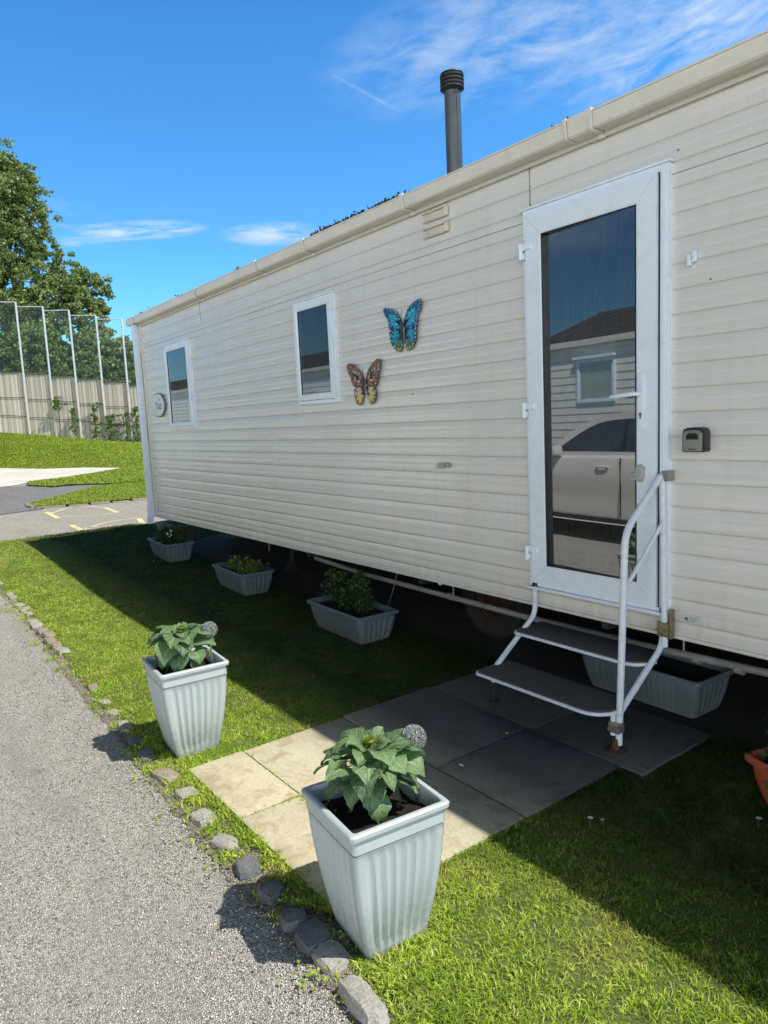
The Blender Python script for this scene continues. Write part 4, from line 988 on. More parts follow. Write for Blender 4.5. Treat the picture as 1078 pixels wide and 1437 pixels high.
def pal_hind_brown(li, z, r): return [0, 10 if z < .8 else 9, 10 if z < .75 else 9, 11 if z < .8 else 9, 11 if z < .7 else 9, 9][min(li, 5)]
butterfly('turquoise blue metal butterfly, upper of the two on the cream wall',
    [('fore', [(-1.1034, 2.1738), (-1.0795, 2.2115), (-1.038, 2.2579), (-.9799, 2.2835), (-.9195, 2.2939), (-.9076, 2.2666), (-.9145, 2.228), (-.9439, 2.1981), (-.9506, 2.1647), (-.9673, 2.123), (-1.0947, 2.1324)], 0),
     ('hind', [(-1.0947, 2.1310), (-.9675, 2.1190), (-.9649, 2.0861), (-.9772, 2.0412), (-1.0077, 2.0039), (-1.0563, 1.9885), (-1.0845, 2.0003), (-1.0981, 2.0551)], 1),
     ('fore', [(-1.1155, 2.1813), (-1.147, 2.2211), (-1.1938, 2.2604), (-1.2527, 2.2841), (-1.2988, 2.2879), (-1.2916, 2.2475), (-1.2587, 2.2067), (-1.2513, 2.1695), (-1.2384, 2.1390), (-1.1191, 2.1330)], 0),
     ('hind', [(-1.1191, 2.1310), (-1.2384, 2.1365), (-1.2466, 2.0963), (-1.23, 2.046), (-1.1926, 2.0057), (-1.144, 1.9886), (-1.1232, 2.0044), (-1.1126, 2.0567)], 1)],
    [(-1.1065, 2.192), (-1.1095, 2.056)], [pal_fore_blue, pal_hind_blue], 3, lambda nm, k, n: True)
butterfly('brown and yellow metal butterfly, lower of the two, near the window',
    [('fore', [(-1.5607, 1.8123), (-1.5382, 1.8752), (-1.495, 1.9229), (-1.4372, 1.9557), (-1.3715, 1.9684), (-1.3581, 1.936), (-1.3664, 1.8993), (-1.3921, 1.8449), (-1.4241, 1.787), (-1.5396, 1.797)], 0),
     ('hind', [(-1.5564, 1.7955), (-1.4407, 1.7819), (-1.4288, 1.7271), (-1.4368, 1.6956), (-1.4721, 1.6685), (-1.5109, 1.6703), (-1.5347, 1.7201)], 1),
     ('fore', [(-1.5777, 1.8135), (-1.5896, 1.8728), (-1.6428, 1.9226), (-1.7095, 1.9645), (-1.7639, 1.9594), (-1.7617, 1.9194), (-1.7309, 1.8638), (-1.6897, 1.7960), (-1.5848, 1.799)], 0),
     ('hind', [(-1.5791, 1.7970), (-1.6845, 1.7870), (-1.6899, 1.7285), (-1.671, 1.6778), (-1.6195, 1.6655), (-1.5999, 1.6908), (-1.5788, 1.7355)], 1)],
    [(-1.5665, 1.862), (-1.5640, 1.745)], [pal_fore_brown, pal_hind_brown], 5, lambda nm, k, n: nm == 'fore' and k % 4 == 0)

# ------------------------------------------------------------------ key safe
ks = empty('key_safe', (.94, -.012, 1.345), 0, 'small black and silver key safe on the wall right of the door', 'key safe')
kb_ = MB(); pf = [(.889, 1.348), (.991, 1.348), (.991, 1.432), (.984, 1.446), (.968, 1.453), (.912, 1.453), (.896, 1.446), (.889, 1.432)]
kb_.prism(pf, -.062, -.012, 'y'); kb_.build('body', M['black'], ks, bevel=.004)
kf = MB(); kf.prism([(.896, 1.352), (.984, 1.352), (.984, 1.428), (.976, 1.438), (.962, 1.443), (.918, 1.443), (.904, 1.438), (.896, 1.428)], -.069, -.062, 'y'); kfo = kf.build('front_cover', plain('satin_silver', (.30, .295, .275), .35, .08, 30, metal=.6), ks, bevel=.003)
kw = MB(); kw.prism([(.912, 1.402), (.966, 1.402), (.966, 1.422), (.955, 1.430), (.925, 1.430), (.912, 1.422)], -.0705, -.0685, 'y')
for k in range(4): kw.tube([(.918 + k*.0125, -.0705, 1.414), (.926 + k*.0125, -.0705, 1.414)], .004, 8)
kw.build('code_window', M['black'], ks)
text_mesh('Master', .013, (.940, -.0695, 1.361), M['black'], ks, depth=.0004)

# ------------------------------------------------------------------ steps with handrail
SR = empty('entrance_steps', (.39, -.2, .026), 0, 'two-tread white tubular entrance steps with grey treads below the door', 'steps')
def arc_pts(a, b, c, n=6, r=.06):
    """round the corner at b between a and c"""
    a, b, c = Vector(a), Vector(b), Vector(c); p = b + (a-b).normalized()*r; q = b + (c-b).normalized()*r
    return [tuple((p*(1-t)+b*t)*(1-t) + (b*(1-t)+q*t)*t) for t in np.linspace(0, 1, n)]
for x, nm in ((.004, 'l'), (.782, 'r')):
    P = [(x, -.034, .60)] + arc_pts((x, -.034, .60), (x, -.036, .44), (x, -.40, .185), 7, .05) + [(x, -.385, .196)]
    s = MB(); s.tube(P, .0145, 12); s.build('stringer', M['paint_tube'], SR, smooth=True)
    bk = MB(); bk.box(x-.018, x+.018, -.034, -.010, .585, .625); bk.tube([(x, -.030, .605), (x, -.056, .605)], .006, 8); bk.build('hook_bracket', M['rust'], SR)
def tread(z, yb, yf, ye, r=.11):
    x0, x1 = -.008, .772
    def outline(g):
        p = [(x0-g, yb), (x0-g, yf-g+.02), (x0-g+.02, yf-g)]
        for a in np.linspace(-PI/2, 0, 7): p.append((x1+g - r + r*math.cos(a), yf-g + r + r*math.sin(a)))
        p.append((x1+g, max(ye, yf + r)))
        if g == 0: p.append((.725, yb))
        return p
    t = MB(); t.prism(outline(0), z-.008, z+.004, 'z'); to = t.build('tread', M['tread'], SR, bevel=.002, seg=1)
    rim = MB(); rim.tube([(p[0], p[1], z-.012) for p in outline(.004)], .0085, 8); rim.build('tread_rim', M['paint_tube'], to, smooth=True)
tread(.379, .03, -.195, -.10); tread(.224, -.255, -.490, -.36)
for x in (.006, .742):
    lg = MB(); y = -.435 if x < .1 else -.40
    if x < .1:
        lg.tube([(x, -.375, .205), (x, -.375, .13)], .012, 10)
        lo = lg.build('leg', M['paint_tube'], SR, smooth=True)
        ft = MB(); ft.tube([(x, -.375, .13), (x, -.375, .034)], .0055, 8); ft.tube([(x, -.375, .126), (x, -.375, .138)], .014, 6); ft.lathe([(.036, 0), (.036, .005), (.012, .012)], (x, -.375, .028), 16); ft.build('adjustable_foot', M['chassis'], lo)
    else:
        lg.tube([(.757, -.385, .21), (.757, -.385, .10)], .012, 10)
        lo = lg.build('leg', M['paint_tube'], SR, smooth=True)
        ft = MB(); ft.lathe([(.050, 0), (.050, .006), (.02, .014), (.016, .06)], (.772, -.385, .028), 16); ft.build('adjustable_foot', M['rust'], lo)
hr = MB()
P = [(.782, -.378, .06), (.781, -.345, .60)] + arc_pts((.781, -.345, .60), (.780, -.322, 1.015), (.782, -.075, 1.225), 8, .07) + arc_pts((.780, -.322, 1.015), (.785, -.050, 1.248), (.800, -.048, 1.10), 6, .03) + [(.800, -.048, .44)]
hr.tube(P, .0155, 14)
rail = hr.build('handrail', M['paint_tube'], SR, smooth=True)
hm = MB(); hm.tube([(.781, -.333, .755), (.79, -.19, .90), (.799, -.050, 1.04)], .0095, 10); hm.build('mid_rail', M['paint_tube'], rail, smooth=True)
cm = MB(); cm.box(.770, .822, -.066, -.020, .490, .560); cm.tube([(.775, -.068, .525), (.775, -.078, .525)], .008, 6); cm.tube([(.812, -.068, .510), (.812, -.078, .510)], .008, 6); cm.box(.822, .832, -.05, -.016, .48, .62); cm.build('clamp', M['brass'], rail, bevel=.004)
cm = MB(); cm.box(.748, .802, -.408, -.362, .120, .165); cm.tube([(.757, -.41, .14), (.757, -.422, .14)], .007, 6); cm.tube([(.795, -.41, .15), (.795, -.422, .15)], .007, 6); cm.build('clamp', M['steel'], rail, bevel=.004)
tc_ = MB(); tc_.box(.788, .824, -.060, -.012, 1.215, 1.262); tc_.tube([(.806, -.06, 1.24), (.806, -.068, 1.24)], .007, 6); tc_.build('wall_clip', M['steel'], rail, bevel=.003)

# ------------------------------------------------------------------ tall square planters
def square_planter():
    r = empty('square_planter', (0, 0, 0))
    H = .44; NZ = 26; 
    def half(t):  # half width from foot (t=0) to rim (t=1)
        return .100 + .051 * (1 - (1 - t)**1.9) + .004 * t
    flutes = 7
    def ring(z, h, amp, inset=0):
        pts = []; per = 49
        for s in range(4):
            for k in range(per - 1):
                u = -1 + 2*k/(per-1); 
                # flutes across the central part of each side
                a = 0
                if abs(u) < .80: a = amp * (.5 - .5*math.cos((u + .80) / 1.60 * 2*PI * flutes)) ** .7
                d = h - a; q = u * h; cr = max(0, abs(u) - .93) / .07
                d -= cr*cr * .008
                x, y = [(q, -d), (d, q), (-q, d), (-d, -q)][s]; pts.append((x, y, z))
        return pts
    zs = []
    for k in range(NZ + 1):
        t = k / NZ; z = t * (H - .07); amp = .0095 * min(1, max(0, (t - .03) * 9)) * (1 if t < .93 else max(0, (1 - t) / .07)); zs.append((z, half(z / H), amp))
    zs += [(H-.069, half(.85)+.0005, 0), (H-.0685, half(.85)-.009, 0), (H-.0645, half(.85)-.009, 0), (H-.0635, half(.85)+.002, 0), (H-.035, half(.94), 0), (H-.022, half(.96), 0), (H-.021, half(1)+.006, 0), (H-.018, half(1)+.010, 0), (H-.006, half(1)+.011, 0), (H-.001, half(1)+.007, 0), (H, half(1)+.002, 0), (H-.001, half(1)-.006, 0), (H-.006, half(1)-.010, 0), (H-.10, half(.80)-.010, 0)]
    V = []; F = []
    for z, h, a in zs: V += ring(z, h, a)
    n = len(V) // len(zs)
    for i in range(len(zs) - 1):
        for k in range(n): F.append((i*n+k, i*n+(k+1) % n, (i+1)*n+(k+1) % n, (i+1)*n+k))
    F.append(tuple(range(n-1, -1, -1)))
    mb = MB(); mb.add(V, F); mb.build('pot', M['planter'], r, smooth=True, local=True, autos=.75)
    so = MB(); g = 14; hs = half(.84) - .011; V = []
    rr = random.Random(4)
    for i in range(g+1):
        for j in range(g+1): V.append((-hs + 2*hs*i/g, -hs + 2*hs*j/g, H - .062 + rr.uniform(-.006, .008) + .010*math.cos(i*.5)*math.sin(j*.6)))
    so.add(V, [(i*(g+1)+j, (i+1)*(g+1)+j, (i+1)*(g+1)+j+1, i*(g+1)+j+1) for i in range(g) for j in range(g)]); so.build('soil', M['soil'], r, smooth=True, local=True, autos=3)
    return r
sp1 = square_planter(); sp1.location = (.962, -1.845, .002); sp1.rotation_euler.z = -.10
tag(sp1, 'nearest tall fluted pale grey planter, standing at the front of the slab path', 'planter', 'tall square planters with sunflowers')
sp2 = copy_thing(sp1, (-.655, -1.800, .006), -.07)
tag(sp2, 'farther tall fluted pale grey planter, standing on the lawn left of the path', 'planter', 'tall square planters with sunflowers')

def sunflower(loc, rz, label, seed, sc=1.0):
    """dwarf sunflower: thick stem, tiers of broad heart-shaped leaves, green bud"""
    r = empty('sunflower_plant', loc, rz, label, 'plant', 'young sunflowers in the tall planters')
    rr = random.Random(seed)
    st = MB(); st.tube([(0, 0, 0), (.003, .002, .07), (.0, .004, .14), (-.004, .004, .20*sc)], [.007, .0065, .0055, .005], 8)
    leaves = []
    tiers = [(.176, 5, .060, .70, .052), (.166, 7, .105, .38, .074), (.150, 8, .145, .18, .086), (.122, 9, .175, -.05, .090), (.085, 8, .165, -.40, .080), (.055, 5, .13, -.7, .060)]
    a0 = rr.uniform(0, 6)
    V = []; F = []; UV = []
    for z, n, reach, el, size in [(a_, b_, c_, d_, e_ * 1.08) for a_, b_, c_, d_, e_ in tiers]:
        a0 += .5
        for k in range(n):
            az = a0 + 2*PI*k/n + rr.uniform(-.25, .25); e = el + rr.uniform(-.22, .22); L = size * rr.uniform(.82, 1.15) * sc; Wd = L * rr.uniform(.74, .92)
            pet = reach * rr.uniform(.38, .55) * sc
            d = Vector((math.cos(az), math.sin(az), 0)); s_ = Vector((-math.sin(az), math.cos(az), 0))
            p0 = Vector((0, .003, z*sc)); p1 = p0 + d*pet + Vector((0, 0, pet*(.35 + .5*e)))
            st.tube([tuple(p0), tuple(p0.lerp(p1, .5) + Vector((0, 0, .008))), tuple(p1)], [.0028, .0022, .0018], 6)
            rows, cols = 9, 8; roll = rr.uniform(-.45, .45); droop = rr.uniform(.5, 1.5); b = len(V); p = p1.copy(); ang = e
            for i in range(rows + 1):
                t = i / rows; w = (math.sin(PI * min(1, t**.8*.80 + .20)) ** .9) * (1 - .42*t**1.5) * (1 if t < .97 else .1)
                w *= Wd * .66; dirv = d*math.cos(ang) + Vector((0, 0, 1))*math.sin(ang); nrm = -d*math.sin(ang) + Vector((0, 0, 1))*math.cos(ang)
                for j in range(cols + 1):
                    u_ = -1 + 2*j/cols; back = -.16*L*(abs(u_)**1.5)*(1-t)**3*1.6
                    ser = rr.uniform(-.0045, .0045) if abs(u_) == 1 else 0; wv = math.sin(t*7 + k*2.1 + u_*2.5) * .0045 * abs(u_)
                    q = p + s_*(u_*w*math.cos(roll) + ser) + dirv*back + nrm*(w*abs(u_)*.28 - w*u_*u_*.16 + math.sin(t*9 + j)*.0018 + math.sin(roll)*u_*w + wv)
                    V.append(tuple(q)); UV.append((u_, t, 0))
                p = p + dirv * (L / rows); ang -= droop / rows * (1.0 + .6*t)
            for i in range(rows):
                for j in range(cols): F.append((b + i*(cols+1)+j, b + i*(cols+1)+j+1, b + (i+1)*(cols+1)+j+1, b + (i+1)*(cols+1)+j))
    st.build('stem', M['stem'], r, smooth=True, local=True)
    me = bpy.data.meshes.new('leaves'); me.from_pydata(V, [], F); me.materials.append(M['sunleaf']); me.polygons.foreach_set('use_smooth', [True]*len(F))
    at = me.attributes.new('lw', 'FLOAT_VECTOR', 'POINT'); at.data.foreach_set('vector', [c for u_ in UV for c in u_])
    lo = bpy.data.objects.new('leaves', me); COL.objects.link(lo); lo.parent = r
    bd = MB(); zt = .200*sc
    bd.lathe([(.005, -.004), (.010, .0), (.0125, .005), (.010, .010), (.004, .013)], (-.004, .004, zt), 14)
    for ring_, (nn, tilt, ln) in enumerate(((9, .45, .022), (9, .95, .019), (6, 1.25, .013))):
        for k in range(nn):
            az = 2*PI*k/nn + ring_*.3 + rr.uniform(-.1, .1); d = Vector((math.cos(az), math.sin(az), 0)); s_ = Vector((-math.sin(az), math.cos(az), 0)); tt = tilt + rr.uniform(-.15, .15)
            b0 = Vector((-.004, .004, zt + .002 + ring_*.004)) + d*(.010 - ring_*.003); dv = d*math.cos(tt) + Vector((0, 0, 1))*math.sin(tt); w = ln*.19
            bd.add([tuple(b0 - s_*w), tuple(b0 + s_*w), tuple(b0 + dv*ln*.6 + s_*w*.8 + Vector((0, 0, .002))), tuple(b0 + dv*ln), tuple(b0 + dv*ln*.6 - s_*w*.8 + Vector((0, 0, .002)))], [(0, 1, 2, 3, 4)])
    bd.build('flower_bud', leafbud, r, local=True)
    return r
leafbud = leaf_mat('bud_green', [(.16, .24, .04), (.28, .34, .05), (.38, .38, .07)], .5, .3)
sunflower((.952, -1.842, .012 + .385), .4, 'bushy young sunflower with a green bud in the nearest planter', 5, 1.0)
sunflower((-.655, -1.80, .012 + .385), 2.0, 'bushy young sunflower with drooping leaves in the farther planter', 12, 1.0)

def solar_light(loc, h, label):
    r = empty('solar_light', loc, 0, label, 'garden light', 'crackle glass solar lights in the planters')
    s = MB(); s.tube([(0, 0, 0), (0, 0, h - .052)], .0045, 8); s.build('stake', M['chrome'], r, local=True)
    c = MB(); c.lathe([(.005, h-.066), (.011, h-.056), (.015, h-.046), (.019, h-.043), (.019, h-.037), (.014, h-.034)], (0, 0, 0), 18); c.build('collar', plain('grey_collar', (.12, .12, .12), .4, .1, metal=.4), r, smooth=True, local=True)
    b = bmesh.new(); bmesh.ops.create_uvsphere(b, u_segments=28, v_segments=18, radius=.040); me = bpy.data.meshes.new('globe'); b.to_mesh(me); b.free()
    me.materials.append(M['crackle']); me.polygons.foreach_set('use_smooth', [True]*len(me.polygons)); o = bpy.data.objects.new('globe', me); COL.objects.link(o); o.parent = r; o.location = (0, 0, h)
    return r
solar_light((1.003, -1.715, .380), .212, 'crackle glass ball light beside the plant in the nearest planter')
solar_light((-.590, -1.690, .380), .205, 'crackle glass ball light beside the plant in the farther planter')

# ------------------------------------------------------------------ troughs
def trough(name, L=.74, W=.35, H=.21, mat=None):
    r = empty(name, (0, 0, 0))
    def ring(z, hl, hw, amp):
        pts = []; cr = .035
        segs = [((-1, -1), (1, -1)), ((1, -1), (1, 1)), ((1, 1), (-1, 1)), ((-1, 1), (-1, -1))]
        for s, ((ax, ay), (bx, by)) in enumerate(segs):
            n = 60 if s % 2 == 0 else 36
            for k in range(n):
                u_ = -1 + 2*k/n; ln, dp_ = (hl, hw) if s % 2 == 0 else (hw, hl)
                fl = 5 if s % 2 else 14; a = 0
                if abs(u_) < .72: a = amp * (.5 - .5*math.cos((u_+.72)/1.44*2*PI*fl)) ** .8
                e = max(0, abs(u_)*ln - (ln - cr)) / cr; d = dp_ - a - cr*(1 - math.sqrt(max(0, 1 - min(1, e)**2)))*.6
                q = u_*ln*1.0
                pts.append([(q, -d), (d, q), (-q, d), (-d, -q)][s] + (z,))
        return pts
    zs = []
    for k in range(15):
        t = k/14; g = 1 - (1-t)**1.7; zs.append((t*(H-.03), (L/2-.060) + .038*g, (W/2-.055) + .036*g, .006*min(1, t*5)*(1 if t < .86 else max(0, (1-t)/.14))))
    hl, hw = L/2 - .020, W/2 - .018
    zs += [(H-.028, hl, hw, 0), (H-.027, hl+.016, hw+.016, 0), (H-.022, hl+.020, hw+.018, 0), (H-.006, hl+.020, hw+.018, 0), (H, hl+.014, hw+.012, 0), (H, hl+.004, hw+.002, 0), (H-.005, hl-.004, hw-.006, 0), (H-.08, hl-.02, hw-.02, 0)]
    V = []; F = []
    for z in zs: V += ring(*z)
    n = len(V)//len(zs)
    for i in range(len(zs)-1):
        for k in range(n): F.append((i*n+k, i*n+(k+1) % n, (i+1)*n+(k+1) % n, (i+1)*n+k))
    F.append(tuple(range(n-1, -1, -1)))
    mb = MB(); mb.add(V, F); mb.build('trough', mat or M['trough'], r, smooth=True, local=True, autos=.75)
    so = MB(); so.box(-hl+.018, hl-.018, -hw+.018, hw-.018, H-.06, H-.035); so.build('soil', M['soil'], r, local=True)
    return r
TG = 'grey trough planters along the caravan'
t3 = trough('trough_planter'); t3.location = (-1.635, -.175, .012); t3.rotation_euler.z = -.03
tag(t3, 'grey trough planter with tall leafy plants, nearest of the three on the shaded lawn', 'planter', TG)
t2 = copy_thing(t3, (-3.56, -.115, gz(-3.56)+.012), -.05); tag(t2, 'grey trough planter with small orange flowers, middle of the three on the shaded lawn', 'planter', TG)
t1 = copy_thing(t3, (-5.47, -.11, gz(-5.47)+.012), -.06); tag(t1, 'grey trough planter with a white flower, farthest on the shaded lawn', 'planter', TG)
t4 = copy_thing(t3, (.52, .29, .03), -.03); tag(t4, 'grey trough planter without plants, under the caravan behind the steps', 'planter', TG)
t5 = copy_thing(t3, (-6.62, .42, gz(-6.6)+.012), .1); tag(t5, 'grey planter mostly hidden below the downpipe behind the white flower', 'planter', TG)
rt = trough('trough_planter', .62, .30, .19, M['terracotta']); rt.location = (1.655, -.30, .016); rt.rotation_euler.z = -.30
tag(rt, 'terracotta red trough planter cut off by the right edge of the picture', 'planter')

def bush(loc, label, size, n, leaf, lsize, seed, mat, flowers=None, stems=7, rz=0, upright=False):
    r = empty('bedding_plant', loc, rz, label, 'plant'); rg = np.random.default_rng(seed); rr = random.Random(seed)
    sx_, sy_, sz_ = size; st = MB(); C = []
    for k in range(stems):
        bx, by = rr.uniform(-.8, .8)*sx_, rr.uniform(-.6, .6)*sy_; h = sz_*rr.uniform(.55, 1.05); tx, ty = bx + rr.uniform(-.03, .03), by + rr.uniform(-.04, .04)
        st.tube([(bx, by, -.03), ((bx+tx)/2, (by+ty)/2, h*.5), (tx, ty, h)], [.003, .0025, .0015], 5)
        m = n // stems; t = rg.uniform(.12, 1.05, m) ** (.8); spread = (.035 if upright else .06) * (1.1 - .4*t)
        C.append(np.stack([bx + (tx-bx)*t, by + (ty-by)*t, h*t], 1) + rg.normal(0, 1, (m, 3)) * np.stack([spread, spread, spread*.5], 1))
    st.build('stems', M['stem'], r, local=True)
    C = np.concatenate(C); V, F = leafcards(C, (.9, (0, -.2, .5)), lsize, rg, .65)
    o = fast_mesh('foliage', V, F, mat); o.parent = r
    if flowers:
        for (fx_, fy_, fz_, s, m_) in flowers:
            fm = MB()
            for k in range(6):
                a = 2*PI*k/6; d = Vector((math.cos(a), math.sin(a)*.6-.25, .3 + .5*math.sin(a))).normalized(); e = d.cross(Vector((.3, -1, .4))).normalized(); c = Vector((fx_, fy_, fz_))
                fm.add([tuple(c), tuple(c + d*s*.6 + e*s*.35), tuple(c + d*s), tuple(c + d*s*.6 - e*s*.35)], [(0, 1, 2, 3)])
            fm.build('flower', m_, r, local=True)
    return r
z0 = .17
bush((-1.635, -.175, .012+z0), 'tall dark green leafy plants in the nearest grey trough', (.30, .09, .28), 1500, 0, .034, 21, M['bush_leaf'], None, 11, upright=True)
bush((-3.56, -.115, gz(-3.56)+.012+z0), 'yellow-green bedding plants with small orange red flowers in the middle trough', (.26, .08, .10), 900, 0, .035, 22, M['begonia_leaf'],
     [(rx, ry, rz_, .018, M['petal_orange']) for rx, ry, rz_ in ((.10, 0, .13), (.15, .03, .11), (.05, .04, .13))], 9)
bush((-5.47, -.11, gz(-5.47)+.012+z0), 'dark bedding plants with one white bloom in the farthest trough', (.28, .09, .20), 1100, 0, .038, 23, M['bush_leaf'], [(.16, -.05, .14, .05, M['petal_white']), (.19, -.06, .11, .03, M['petal_white'])], 9)
bush((1.655, -.30, .016+.15), 'dark leafy plants in the terracotta trough with a few pale petals', (.27, .09, .22), 1900, 0, .036, 24, M['bush_leaf'], [(-.24, -.02, .05, .025, M['petal_white']), (-.20, -.06, .03, .02, M['petal_white'])], 8, rz=-.3)
def petals_fallen():
    C = np.array([[-5.5, -.34, .09], [-5.42, -.36, .09], [-5.3, -.38, .09], [-5.65, -.32, .10], [-3.95, -.2, .05], [-1.0, -.9, .035], [-2.9, -.75, .035], [.42, -1.0, .036], [.33, -.62, .036], [1.9, -.8, .03]])
    V, F = leafcards(C, (.3, (0, 0, 1)), .022, rng, .7); return fast_mesh('fallen_petals', V, F, M['petal_white'])
tag(petals_fallen(), 'scattered pale fallen petals on the shaded lawn', 'petals', kind='stuff')

# ------------------------------------------------------------------ far fence, netting and climbers
FB = [((-46.6, 0, 2.15), 5.62), ((-45.35, 2.9, 2.0), 5.46), ((-44.98, 4.1, 1.88), 5.30), ((-44.52, 5.763, 1.63), 5.17), ((-44.01, 7.1, 1.46), 4.97), ((-43.40, 8.39, 1.27), 4.77), ((-42.86, 9.757, 1.05), 4.55), ((-42.31, 11.1, .86), 4.32), ((-41.7, 12.6, .7), 4.1), ((-41.1, 14.1, .55), 3.9)]
FR = empty('willow_fence', (-44, 7, 1.4), 0, 'tall woven willow screen fence stepping down the bank behind the lawn', 'fence')
for i in range(len(FB) - 1):
    (a, ta), (b, tb) = FB[i], FB[i+1]; a = Vector(a); b = Vector(b); n = 44; mb = MB(); top = ta
    for k in range(n):
        p = a.lerp(b, (k + .5) / n); d = (b-a).normalized(); w = (b-a).length / n * 1.05; nn = Vector((-d.y, d.x, 0)).normalized() * .03
        h = top + random.uniform(-.05, .05); jl = random.uniform(-.02, .02); bz = p.z - .15
        q0 = p - d*w*.5; q1 = p + d*w*.5
        vs = [(q0.x, q0.y, bz), (q1.x, q1.y, bz), (q1.x+nn.x, q1.y+nn.y, bz), (q0.x+nn.x, q0.y+nn.y, bz), (q0.x+jl, q0.y+jl, h), (q1.x+jl, q1.y+jl, h), (q1.x+nn.x, q1.y+nn.y, h), (q0.x+nn.x, q0.y+nn.y, h)]
        mb.add(vs, [(0,1,5,4), (1,2,6,5), (3,0,4,7), (4,5,6,7)])
    mb.build('panel', M['willow'], FR)
    bkp = MB(); dn = Vector((-(b-a).y, (b-a).x, 0)).normalized() * .06
    s = 1 if dn.x < 0 else -1
    bkp.add([tuple(a + dn*s + Vector((0, 0, -.1))), tuple(b + dn*s + Vector((0, 0, -.1))), (b.x+dn.x*s, b.y+dn.y*s, top - .05), (a.x+dn.x*s, a.y+dn.y*s, top - .05)], [(0, 1, 2, 3)]); bkp.build('backing', M['willow'], FR)
    for fr in (.30, .60):
        za = a.z + (top - a.z) * fr; zb = b.z + (top - b.z) * fr; o = -dn*s*.8
        wi = MB(); wi.tube([tuple(Vector((a.x, a.y, za)) + o), tuple(Vector((b.x, b.y, zb)) + o)], .02, 5); wi.build('binding_rail', M['bark'], FR)
    wi = MB(); wi.tube([(a.x - dn.x*s*.5, a.y - dn.y*s*.5, top+.02), (b.x - dn.x*s*.5, b.y - dn.y*s*.5, top+.02)], .035, 5); wi.build('top_rail', M['bark'], FR)
NR = empty('ball_stop_netting', (-44, 7, 5), 0, 'row of tall slim galvanised posts with netting above the willow fence', 'netting')
npost = [((-45.35, 2.9), 5.3, 10.0), ((-44.98, 4.3), 5.3, 9.6), ((-44.52, 5.763), 4.98, 9.36), ((-44.015, 7.1), 4.85, 9.10), ((-43.40, 8.39), 4.63, 8.87), ((-42.86, 9.757), 4.41, 8.56), ((-42.31, 11.1), 4.06, 8.33), ((-41.7, 12.6), 3.9, 8.1)]
for (x, y), zb, zt in npost:
    p = MB(); p.box(x-.05+.12, x+.05+.12, y-.050, y+.050, zb-.25, zt); p.build('post', M['post'], NR)
    fp = MB(); fp.box(x-.05+.12, x+.05+.12, y-.055, y+.055, .6, zb-.25); fp.build('base_post', M['willow'], NR)
for i in range(len(npost)-1):
    (a, _, za), (b, _, zb) = npost[i], npost[i+1]; t = MB(); t.tube([(a[0]+.12, a[1], zb), (b[0]+.12, b[1], zb)], .030, 6)
    t.build('rail', M['post'], NR)
    nt = MB(); nt.add([(a[0]+.12, a[1], zb-4.2), (b[0]+.12, b[1], zb-4.2), (b[0]+.12, b[1], zb), (a[0]+.12, a[1], zb)], [(0, 1, 2, 3)]); nt.build('net', M['net'], NR)
for i, (t, h0, h1, w, n, lb) in enumerate(((.70, 1.1, 3.2, .16, 130, 'thin dark climber on the willow fence below the fourth post'), (.47, 2.6, 3.4, .22, 70, 'small patch of climber high on the left of the willow fence'), (.56, 1.2, 2.8, .15, 90, 'narrow climber low on the willow fence, left of the bushy one'),
        (.80, 1.0, 2.6, .32, 190, 'bushiest green climber on the willow fence'), (.90, 1.0, 2.9, .2, 90, 'climber on the willow fence right of the bushiest one'), (.97, .9, 3.2, .16, 110, 'tall thin climber on the willow fence next to the caravan corner'), (1.03, .9, 2.4, .2, 80, 'last low climber on the willow fence beside the caravan corner'))):
    A = Vector((-45.2, 3.4)); B = Vector((-42.1, 11.6)); p = A.lerp(B, t); bz = 1.95 - 1.15*t
    r = empty('climbing_plant', (p.x+.25, p.y, bz), 0, lb, 'climber', 'climbers on the willow fence')
    s = MB(); s.tube([(p.x+.2, p.y, bz), (p.x+.2, p.y+.05, bz + (h1-1)*.5), (p.x+.2, p.y, bz+h1-1)], .02, 5); s.build('stem', M['bark'], r)
    zz = rng.uniform(h0-1, h1-1, n); C = np.stack([p.x + .28 + rng.normal(0, .05, n), p.y + rng.normal(0, w, n)*(.5+.5*np.sin(zz*5+i)**2), bz + zz], 1)
    V, F = leafcards(C, (.8, (1, 0, .3)), .16, rng, .8); fast_mesh('foliage', V, F, M['ivy_leaf'], r)

